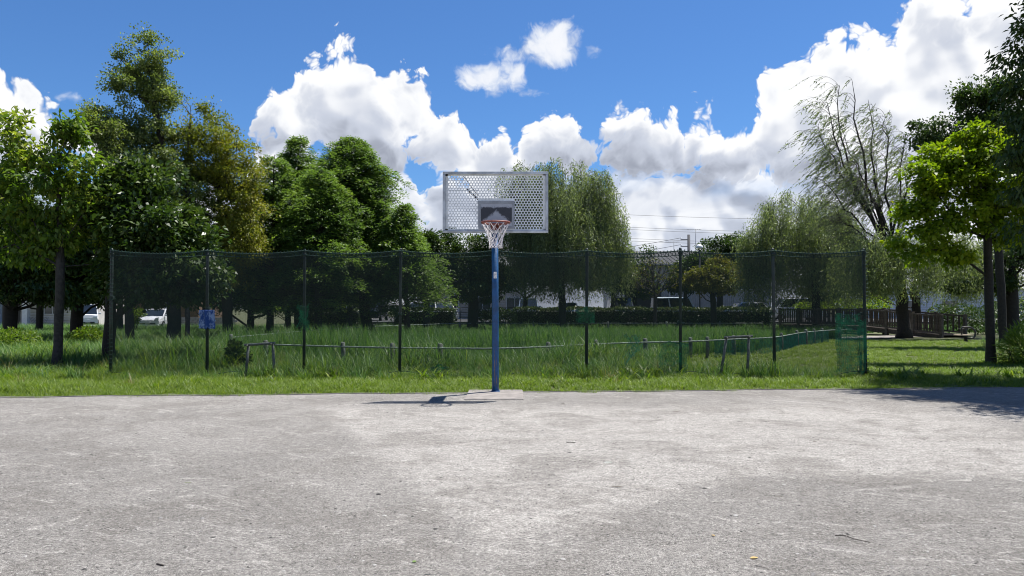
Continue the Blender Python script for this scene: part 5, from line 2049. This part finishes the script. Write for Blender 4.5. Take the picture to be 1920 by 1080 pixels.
def car(label, shape, paint, px, D, yaw, roof_paint=None, group='cars parked beyond the hedge', name='parked_car', cat='car'):
    S = SHAPES[shape]
    root = empty(name, (gx(px, D), D, LOT if gx(px, D) > -14 else 0.0), yaw, label, cat, group)
    P, RP = PAINT[paint], PAINT[roof_paint or paint]
    w, belt, roof = S['w'], S['belt'], S['roof']
    top = S['hood'] + [(S['tail'][0][0] * 0.5, belt)] + S['tail']
    # lower body: sections across, rounded shoulders
    st = []
    for x, z in top:
        nose = 1.0 - 0.10 * max(0.0, (abs(x) - S['L'] * 0.36) / (S['L'] * 0.14))
        st.append((x, z, w * nose))
    V, Q = [], []
    sec = 9
    for x, z, ww in st:
        zl = 0.24
        prof = [(-ww * 0.90, zl), (-ww * 0.985, zl + 0.14), (-ww, zl + (z - zl) * 0.6), (-ww * 0.955, z - 0.02), (0.0, z + 0.025), (ww * 0.955, z - 0.02), (ww, zl + (z - zl) * 0.6), (ww * 0.985, zl + 0.14), (ww * 0.90, zl)]
        V += [(x, y, zz) for y, zz in prof]
    for i in range(len(st) - 1):
        for k in range(sec):
            k2 = (k + 1) % sec
            Q.append((i * sec + k, i * sec + k2, (i + 1) * sec + k2, (i + 1) * sec + k))
    body = MB()
    body.add(V, Q, False)
    body.f += [tuple(range(sec)), tuple((len(st) - 1) * sec + k for k in reversed(range(sec)))]
    body.sm += [False, False]
    bo = body.build('body', P, root, bevel=0.03)
    # cabin
    fb, ft, rt, rb = S['cab']
    wr, wb = w * 0.80, w * 0.94
    c = MB()
    zb, zr = belt - 0.02, roof
    base = [(fb, -wb, zb), (fb, wb, zb), (rb, wb, zb), (rb, -wb, zb)]
    rt_ = [(ft, -wr, zr - 0.05), (ft, wr, zr - 0.05), (rt, wr, zr - 0.05), (rt, -wr, zr - 0.05)]
    c.add(base + rt_, [(0, 1, 5, 4), (1, 2, 6, 5), (2, 3, 7, 6), (3, 0, 4, 7), (4, 5, 6, 7)])
    c.build('cabin', P, root, bevel=0.03)
    rf = MB()
    n = 7
    vs, fs = [], []
    for i in range(n):
        x = ft + (rt - ft) * i / (n - 1)
        e = 1 - 0.12 * (abs(i - 3) / 3) ** 3
        for y, dz in ((-wr, -0.045), (-wr * 0.7, 0.0), (0, 0.018), (wr * 0.7, 0.0), (wr, -0.045)):
            vs.append((x, y * e, zr + dz - 0.02 * (abs(i - 3) / 3) ** 3))
    for i in range(n - 1):
        for k in range(4):
            fs.append((i * 5 + k, i * 5 + k + 1, (i + 1) * 5 + k + 1, (i + 1) * 5 + k))
    rf.add(vs, fs, True)
    rf_o = rf.build('roof', RP, root)
    if shape == 'van':
        for s in (-1, 1):
            q = MB()
            q.tube([(ft - 0.2, s * wr * 0.86, zr + 0.0), (ft - 0.3, s * wr * 0.86, zr + 0.05), (rt + 0.3, s * wr * 0.86, zr + 0.05), (rt + 0.2, s * wr * 0.86, zr + 0.0)], 0.016, 6)
            q.build('roof_rail', M_BLACKP, rf_o)

    def lerp(a_, b2, t_):
        return tuple(a_[i] + (b2[i] - a_[i]) * t_ for i in range(3))

    def pane(nm, p, nrm, inset=(0.08, 0.12), mat=M_GLASS):
        """p: four corners base-left, base-right, top-right, top-left"""
        i0, i1 = inset
        bl, br2 = lerp(p[0], p[3], i1), lerp(p[1], p[2], i1)
        tl, tr2 = lerp(p[0], p[3], 0.94), lerp(p[1], p[2], 0.94)
        q = [lerp(bl, br2, i0), lerp(bl, br2, 1 - i0), lerp(tl, tr2, 1 - i0), lerp(tl, tr2, i0)]
        m = MB()
        m.add([tuple(v[i] + nrm[i] * 0.014 for i in range(3)) for v in q] + [tuple(v[i] - nrm[i] * 0.02 for i in range(3)) for v in q],
              [(0, 1, 2, 3), (7, 6, 5, 4), (0, 4, 5, 1), (1, 5, 6, 2), (2, 6, 7, 3), (3, 7, 4, 0)])
        return m.build(nm, mat, root)
    B, T = base, rt_
    pane('windscreen', (B[0], B[1], T[1], T[0]), (0.75, 0, 0.66), (0.05, 0.06))
    pane('rear_window', (B[2], B[3], T[3], T[2]), (-0.95, 0, 0.3), (0.08, 0.10))
    for s, (i, j) in ((1, (1, 2)), (-1, (3, 0))):
        b1, b2, t1, t2 = B[i], B[j], T[i], T[j]
        for q0, q1 in ((0.03, 0.36), (0.38, 0.70), (0.72, 0.96)):
            pane('side_window', (lerp(b1, b2, q0), lerp(b1, b2, q1), lerp(t1, t2, q1), lerp(t1, t2, q0)), (0, s, 0.2), (0.03, 0.10))
    # wheels
    L = S['L']
    for x in (L * 0.31, -L * 0.31):
        for s in (-1, 1):
            q = MB()
            q.tube([(x, s * (w - 0.20), 0.30), (x, s * (w - 0.16), 0.30), (x, s * (w - 0.02), 0.30), (x, s * (w + 0.008), 0.30)], [0.28, 0.31, 0.31, 0.27], 18)
            wo = q.build('wheel', M_TYRE, root)
            r = MB()
            r.tube([(x, s * (w - 0.01), 0.30), (x, s * (w + 0.014), 0.30)], [0.20, 0.17], 14)
            r.build('rim', M_RIMS, wo)
    # front
    xf = S['hood'][0][0]
    for s in (-1, 1):
        q = MB()
        q.prism([(s * w * 0.50, 0.66), (s * w * 0.86, 0.70), (s * w * 0.84, 0.86), (s * w * 0.58, 0.78)], 0, xf - 0.20, xf - 0.02) if shape == 'hatch' else q.box((xf - 0.03, s * w * 0.68, 0.80), (0.12, w * 0.34, 0.16))
        q.build('headlight', M_LAMP, root)
        q = MB()
        q.box((S['tail'][1][0] + 0.02, s * w * 0.80, 0.86), (0.10, 0.16, 0.26))
        q.build('tail_light', M_TAIL, root)
        q = MB()
        q.box((fb - 0.12, s * (wb + 0.10), belt + 0.08), (0.10, 0.18, 0.13))
        q.build('mirror', P, root, bevel=0.02)
    q = MB()
    q.box((xf + 0.005, 0, 0.38), (0.05, w * 1.25, 0.14))
    q.build('grille', M_BLACKP, root)
    q = MB()
    q.box((xf + 0.04, 0, 0.50), (0.02, 0.33, 0.165))
    q.build('number_plate', M_PLATE, root)
    q = MB()
    q.box((S['tail'][1][0] - 0.01, 0, 0.62), (0.02, 0.33, 0.165))
    q.build('number_plate', M_PLATE, root)
    for x_ in (xf - 0.02, S['tail'][1][0] + 0.03):
        q = MB()
        q.box((x_, 0, 0.30), (0.16, w * 1.8, 0.10))
        q.build('bumper', M_BLACKP if shape != 'hatch' else P, root, bevel=0.02)
    return root


FRONT = -math.pi / 2          # nose towards the court
car('white hatchback facing the court between the left trunks', 'hatch', 'white', 297, 56.0, FRONT + 0.10, group=None)
car('white-roofed dark van behind the pointed conifer trunk', 'van', 'black', 702, 61.5, FRONT, roof_paint='white')
car('pale silver car behind the short hedge, leftmost there', 'hatch', 'silver', 785, 61.0, FRONT + 0.1)
car('black car behind the short hedge, between the silver and the white car', 'hatch', 'black', 807, 61.8, math.pi / 2 + 0.1)
car('white hatchback behind the right end of the short hedge', 'hatch', 'white', 829, 60.0, FRONT + 0.35)
car('grey-blue car with a broad windscreen just right of the blue post', 'van', 'blue', 990, 62.5, FRONT)
car('white car under the weeping willow, behind the long hedge', 'hatch', 'white', 1063, 58.0, FRONT)
car('black van with a pale roof behind the long hedge', 'van', 'black', 1163, 59.0, FRONT, roof_paint='silver')
car('pale blue box van behind the long hedge, beside the bare twiggy tree', 'boxvan', 'paleblue', 1262, 61.0, 0.12)
car('white car side-on behind the right end of the long hedge', 'hatch', 'white', 1392, 60.5, math.pi + 0.1)
car('white van roof glimpsed under the right willow above the footbridge', 'van', 'white', 1490, 62.0, math.pi)
car('white van beyond the left dark trees beside the net end post', 'boxvan', 'white', 166, 60.0, FRONT + 0.5, group=None)

# black guard railing by the car park
gr = empty('guard_railing', (gx(900, 57), 57, LOT), 0, 'thin black guard railing between the two hedges', 'railing')
for px in range(850, 976, 14):
    m = MB()
    m.tube([(gx(px, 57) - gx(900, 57), 0, -0.03), (gx(px, 57) - gx(900, 57), 0, 1.05)], 0.025, 7)
    m.build('post', M_BLACKP, gr)
for z in (0.35, 0.70, 1.04):
    m = MB()
    m.tube([(gx(848, 57) - gx(900, 57), 0, z), (gx(978, 57) - gx(900, 57), 0, z)], 0.022, 6)
    m.build('rail', M_BLACKP, gr)

# ------------------------------------------------------------------ wooden footbridge
M_BRIDGE = pm('bridge_wood', (0.062, 0.049, 0.040), 0.85, var=0.35, scale=8, bump=0.5, bscale=20)
M_BRIDGE2 = pm('bridge_post', (0.080, 0.068, 0.058), 0.85, var=0.3, scale=8, bump=0.5, bscale=20)
A = Vector((gx(1764, 39.2), 39.2, 0.0))
B = Vector((gx(1462, 50.5), 50.5, 0.0))
br = empty('footbridge', tuple(A), 0, 'dark wooden footbridge with slatted railings at the right end of the pond', 'bridge')
dirv = (B - A).normalized()
side = Vector((-dirv.y, dirv.x, 0)) * -1.7
LB = (B - A).length


def deckz(t_):
    return 0.10 + 0.34 * min(1.0, t_ / 0.42)


mslat = MB()
mslat.box((0, 0, 0), (0.10, 0.028, 1.0))
slat_me = mslat.mesh('slat', M_BRIDGE)
mpl = MB()
mpl.box((0, 0, 0), (0.145, 1.72, 0.045))
plank_me = mpl.mesh('plank', M_BRIDGE)
ang = math.atan2(dirv.y, dirv.x)
ns = int(LB / 0.17)
for k, off in enumerate((Vector((0, 0, 0)), side)):
    for i in range(ns + 1):
        t_ = i / ns
        if k == 1 and i % 2:
            continue
        p = dirv * (LB * t_) + off
        z0 = deckz(t_) + 0.10
        o = bpy.data.objects.new('slat', slat_me)
        o.location = (p.x, p.y, z0 + 0.45)
        o.rotation_euler = (random.gauss(0, .012), random.gauss(0, .012), ang)
        o.scale = (1, 1, 0.86)
        link(o, br)
    for i in range(8):
        t_ = i / 7
        p = dirv * (LB * t_) + off
        m = MB()
        m.box((p.x, p.y, deckz(t_) / 2 + 0.52), (0.15, 0.15, deckz(t_) + 1.14), ang)
        m.build('post', M_BRIDGE2, br, bevel=0.012)
    for dz, hh in ((0.99, 0.09), (0.12, 0.08)):
        for i in range(7):
            p0, p1 = dirv * (LB * i / 7) + off, dirv * (LB * (i + 1) / 7) + off
            nrm = Vector((-dirv.y, dirv.x, 0)) * 0.032
            m = MB()
            m.bar(p0 + nrm + Vector((0, 0, deckz(i / 7) + dz)), p1 + nrm + Vector((0, 0, deckz((i + 1) / 7) + dz)), 0.04, hh)
            m.build('rail', M_BRIDGE2, br)
npk = int(LB / 0.155)
for i in range(npk):
    t_ = (i + 0.5) / npk
    p = dirv * (LB * t_) + side / 2
    o = bpy.data.objects.new('plank', plank_me)
    o.location = (p.x, p.y, deckz(t_))
    o.rotation_euler = (0, 0, ang)
    link(o, br)
for off in (Vector((0, 0, 0)), side):
    for i in range(7):
        p0, p1 = dirv * (LB * i / 7) + off * 0.96 + side * 0.02, dirv * (LB * (i + 1) / 7) + off * 0.96 + side * 0.02
        m = MB()
        m.bar(p0 + Vector((0, 0, deckz(i / 7) - 0.13)), p1 + Vector((0, 0, deckz((i + 1) / 7) - 0.13)), 0.09, 0.20)
        m.build('beam', M_BRIDGE, br)
        if i:
            m = MB()
            m.box((p0.x, p0.y, deckz(i / 7) / 2 - 0.16), (0.14, 0.14, deckz(i / 7) + 0.05), ang)
            m.build('pile', M_BRIDGE, br)

# spring seat on the lawn
M_SEATB = pm('seat_board', (0.55, 0.43, 0.32), 0.7, var=0.12, scale=8)
D = 34.0
sx_ = gx(1812, D)
sp = empty('spring_rider', (sx_, D, 0), 0, 'spring rider with a tan seat board and a black tube loop on the lawn', 'spring rider')
m = MB()
m.box((gx(1805, D) - sx_, 0, 0.30), (0.70, 0.34, 0.035))
m.build('seat', M_SEATB, sp, bevel=0.01)


def sw(px, py):
    p = at(px, py, D)
    return Vector((p.x - sx_, 0, p.z))


m = MB()
m.tube([sw(1803, 629), sw(1803, 618), sw(1804, 613.5), sw(1810, 613), sw(1820, 614), sw(1826, 617.5), sw(1829, 623), sw(1828.5, 629), sw(1825, 633.5), sw(1818, 634.6), sw(1808, 634)], 0.042, 9)
m.build('loop_tube', M_BLACKP, sp)
m = MB()
m.tube([Vector((sw(1803, 616).x, -0.22, sw(1803, 617).z)), Vector((sw(1803, 616).x, 0.22, sw(1803, 617).z))], 0.022, 8)
m.build('handle', M_BLACKP, sp)
m = MB()
m.tube([(sw(1811, 640).x + 0.075 * math.cos(a_), 0.075 * math.sin(a_), -0.02 + 0.26 * a_ / 31.4) for a_ in np.linspace(0, 31.4, 80)], 0.016, 6)
m.build('coil_spring', M_BLACKP, sp)

# ------------------------------------------------------------------ lamp, utility pole, aerials, cables
M_GLOBE = pm('lamp_globe', (0.80, 0.80, 0.80), 0.3, var=0.02)
M_UTIL = pm('utility_pole', (0.060, 0.062, 0.070), 0.8, var=0.2, scale=3)
M_CABLE = pm('cable', (0.03, 0.03, 0.033), 0.6, var=0.1)
M_AERIAL = pm('aerial', (0.22, 0.23, 0.24), 0.4, metal=0.5, var=0.1)
D = 56.5
lx, lz = gx(1312, D), hz(464, D)
lp = empty('park_lamp', (lx, D, 0), 0, 'park lamp with a white domed head rising behind the net top', 'lamp')
m = MB()
m.tube([(0, 0, -0.05), (0, 0, 0.8), (0, 0, lz - 0.15)], [0.085, 0.06, 0.05], 10)
m.build('post', M_UTIL, lp)
m = MB()
m.lathe([(0.0, 0.24), (0.10, 0.225), (0.19, 0.17), (0.25, 0.08), (0.27, 0.0), (0.255, -0.05), (0.12, -0.09), (0.06, -0.12)], (0, 0, lz), 18)
m.build('domed_head', M_GLOBE, lp)
D = 84.0
ux, uz = gx(1292, D), hz(440, D)
up = empty('utility_pole', (ux, D, 0), 0, 'dark utility pole above the warehouse roof', 'utility pole')
m = MB()
m.tube([(0, 0, -0.05), (0, 0, uz)], [0.20, 0.16], 10)
m.build('mast', M_UTIL, up)
for dz in (-0.55, -1.3, -2.0):
    m = MB()
    m.box((-0.45, 0, uz + dz), (0.9, 0.08, 0.08))
    m.build('crossarm', M_UTIL, up)
    m = MB()
    m.tube([(-0.85, 0, uz + dz), (-0.85, 0, uz + dz + 0.22)], [0.06, 0.045], 8)
    m.build('insulator', M_TRIM, up)


def cable(label, a_, b_, sag, group, r=0.028):
    a_, b_ = Vector(a_), Vector(b_)
    pts = []
    for q in np.linspace(0, 1, 22):
        p = a_ + (b_ - a_) * q
        p.z -= sag * 4 * q * (1 - q)
        pts.append(p - a_)
    m = MB()
    m.tube(pts, r, 5)
    o = m.build('power_cable', M_CABLE, None, loc=a_)
    return tag(o, label, 'cable', group)


for i, (dz, lb) in enumerate(((-0.35, 'top'), (-1.1, 'middle'), (-1.8, 'lowest'))):
    cable('%s of the three cables running down left from the dark utility pole' % lb, (ux - 0.85, D, uz + dz), (ux - 40, D - 6, uz + dz - 4.5), 0.8, 'cables on the utility pole', 0.024)
D = 110.0
for i, (y0, y1, lb) in enumerate(((397, 404, 'highest'), (420, 428, 'second'), (424, 433, 'third'), (441, 449, 'fourth'), (446, 453, 'lowest'))):
    p0, p1 = at(1120, y0, D), at(1420, y1, D)
    q0 = p0 + (p0 - p1) * 0.36
    q1 = p1 + (p1 - p0) * 1.2
    cable('%s of the long cables crossing the sky right of the central willow' % lb, q0, q1, 0.5, 'cables across the right sky', 0.022)
for i, (y0, y1, lb) in enumerate(((243, 302, 'uppermost'), (249, 311, 'second'), (256, 322, 'third'), (304, 350, 'fourth'), (309, 356, 'lowest'))):
    p0, p1 = at(0, y0, 40), at(170, y1, 55)
    q0 = p0 + (p0 - p1) * 1.2
    q1 = p1 + (p1 - p0) * 1.6
    cable('%s of the cables crossing the sky behind the left broadleaf tree' % lb, q0, q1, 0.25, 'cables across the left sky', 0.018)


def aerial(label, px, pytop, pybase, D):
    x = gx(px, D)
    zt, zb = hz(pytop, D), 5.6
    root = empty('tv_aerial', (x, D, zb), 0, label, 'aerial', 'television aerials on the roofs')
    m = MB()
    m.tube([(0, 0, 0), (0, 0, zt - zb)], 0.03, 6)
    m.build('mast', M_AERIAL, root)
    m = MB()
    m.bar((-0.9, 0, zt - zb - 0.1), (0.6, 0, zt - zb - 0.1), 0.035)
    m.build('boom', M_AERIAL, root)
    for i in range(7):
        m = MB()
        xx = -0.85 + i * 0.2
        m.bar((xx, -0.35, zt - zb - 0.1), (xx, 0.35, zt - zb - 0.1), 0.02)
        m.build('element', M_AERIAL, root)
    return root


aerial('larger roof aerial right of the dark utility pole', 1305, 429, 460, 79.0)
aerial('smaller roof aerial left of the dark utility pole', 1264, 452, 475, 80.0)

# ------------------------------------------------------------------ edging of the court and things lying on it
M_EDGE = pm('edging', (0.10, 0.095, 0.085), 0.9, var=0.3, scale=5, bump=0.4)
e = MB()
xs2 = [-16 + i * 0.5 for i in range(65)]
vs, fs = [], []
for x in xs2:
    y = edge_y(x)
    vs += [(x, y - 0.01, -0.02), (x, y - 0.005, 0.010), (x, y + 0.05, 0.012), (x, y + 0.055, -0.03)]
for i in range(len(xs2) - 1):
    for k in range(3):
        fs.append((4 * i + k, 4 * i + 4 + k, 4 * i + 5 + k, 4 * i + 1 + k))
e.add(vs, fs)
tag(e.build('court_edging', M_EDGE), kind='structure')

M_LEAFDRY = pm('dry_leaf', (0.045, 0.032, 0.020), 0.8, var=0.3, scale=60)
M_LEAFYEL = pm('yellow_leaf', (0.36, 0.24, 0.08), 0.7, var=0.2, scale=60)
M_LEAFGRN = pm('green_leaf', (0.10, 0.16, 0.03), 0.7, var=0.2, scale=60)
M_TWIG = pm('twig', (0.050, 0.042, 0.036), 0.9, var=0.3, scale=60)
M_PAPER = pm('pale_scrap', (0.45, 0.52, 0.46), 0.7, var=0.1, scale=60)


def ground_leaf(label, px, py, L, W, mat, rz, group='dry leaves on the court', name='fallen_leaf', cat='leaf'):
    p = gp(px, py, 0.004)
    m = MB()
    n = 5
    vs = []
    for i in range(n + 1):
        q = i / n
        ww = W * math.sin(math.pi * (0.04 + 0.92 * q)) ** 0.8 / 2
        cz = 0.002 * math.sin(math.pi * q)
        vs += [((q - 0.5) * L, -ww, cz + 0.001), ((q - 0.5) * L, 0, cz), ((q - 0.5) * L, ww, cz + 0.002)]
    fs = []
    for i in range(n):
        fs += [(3 * i, 3 * i + 3, 3 * i + 4, 3 * i + 1), (3 * i + 1, 3 * i + 4, 3 * i + 5, 3 * i + 2)]
    m.add(vs, fs, True)
    o = m.build(name, mat)
    o.location = p
    o.rotation_euler = (0, 0, rz)
    return tag(o, label, cat, group)


ground_leaf('small yellow leaf lying right of centre at the bottom of the court', 1414, 1046, 0.050, 0.030, M_LEAFYEL, 0.3)
ground_leaf('yellow-green leaf lying near the bottom centre of the court', 777, 1053, 0.034, 0.024, M_LEAFGRN, 1.3)
ground_leaf('pale curled leaf on the right half of the court', 1337, 1004, 0.030, 0.020, M_LEAFYEL, 2.0)
ground_leaf('long dark leaf lying flat right of the court centre', 1157, 913, 0.110, 0.016, M_LEAFDRY, 0.05)
ground_leaf('thin green leaf lying on the left half of the court', 352, 905, 0.050, 0.010, M_LEAFGRN, 0.0)
ground_leaf('brown leaf on the pale dusty patch right of the hoop', 1528, 828, 0.04, 0.04, M_LEAFDRY, 0.4)
ground_leaf('brown leaf beside the footing, on its right', 1056, 756, 0.06, 0.05, M_LEAFDRY, 0.2)
ground_leaf('dark leaf lying on the far part of the court, well right of the hoop', 1268, 772, 0.09, 0.03, M_LEAFDRY, 0.0)
ground_leaf('brown leaf lying on the right middle of the court', 1461, 931, 0.05, 0.016, M_LEAFDRY, -0.2)
ground_leaf('dark sliver of leaf near the pale patch edge', 1309, 906, 0.06, 0.014, M_LEAFDRY, -0.4)
ground_leaf('pale paper scrap lying right of the hoop footing', 1140, 867, 0.085, 0.022, M_PAPER, 0.05, group=None, name='paper_scrap', cat='paper')


def ground_twig(label, pts, r=0.006):
    P = [gp(px, py, 0.006) for px, py in pts]
    o0 = P[0].copy()
    m = MB()
    m.tube([p - o0 for p in P], [r * (1 - 0.4 * i / len(P)) for i in range(len(P))], 5)
    o = m.build('twig', M_TWIG, None, loc=o0)
    return tag(o, label, 'twig', 'twigs on the court')


ground_twig('long bent twig lying on the right half of the court', [(1566, 1004), (1585, 1004), (1600, 1010), (1618, 1014), (1632, 1017)], 0.003)
ground_twig('short dark twig lying at the bottom left of the court', [(294, 1057), (300, 1058), (307, 1060)], 0.006)
ground_twig('thin straight twig on the upper middle of the court', [(1062, 829), (1070, 829), (1079, 830)], 0.004)
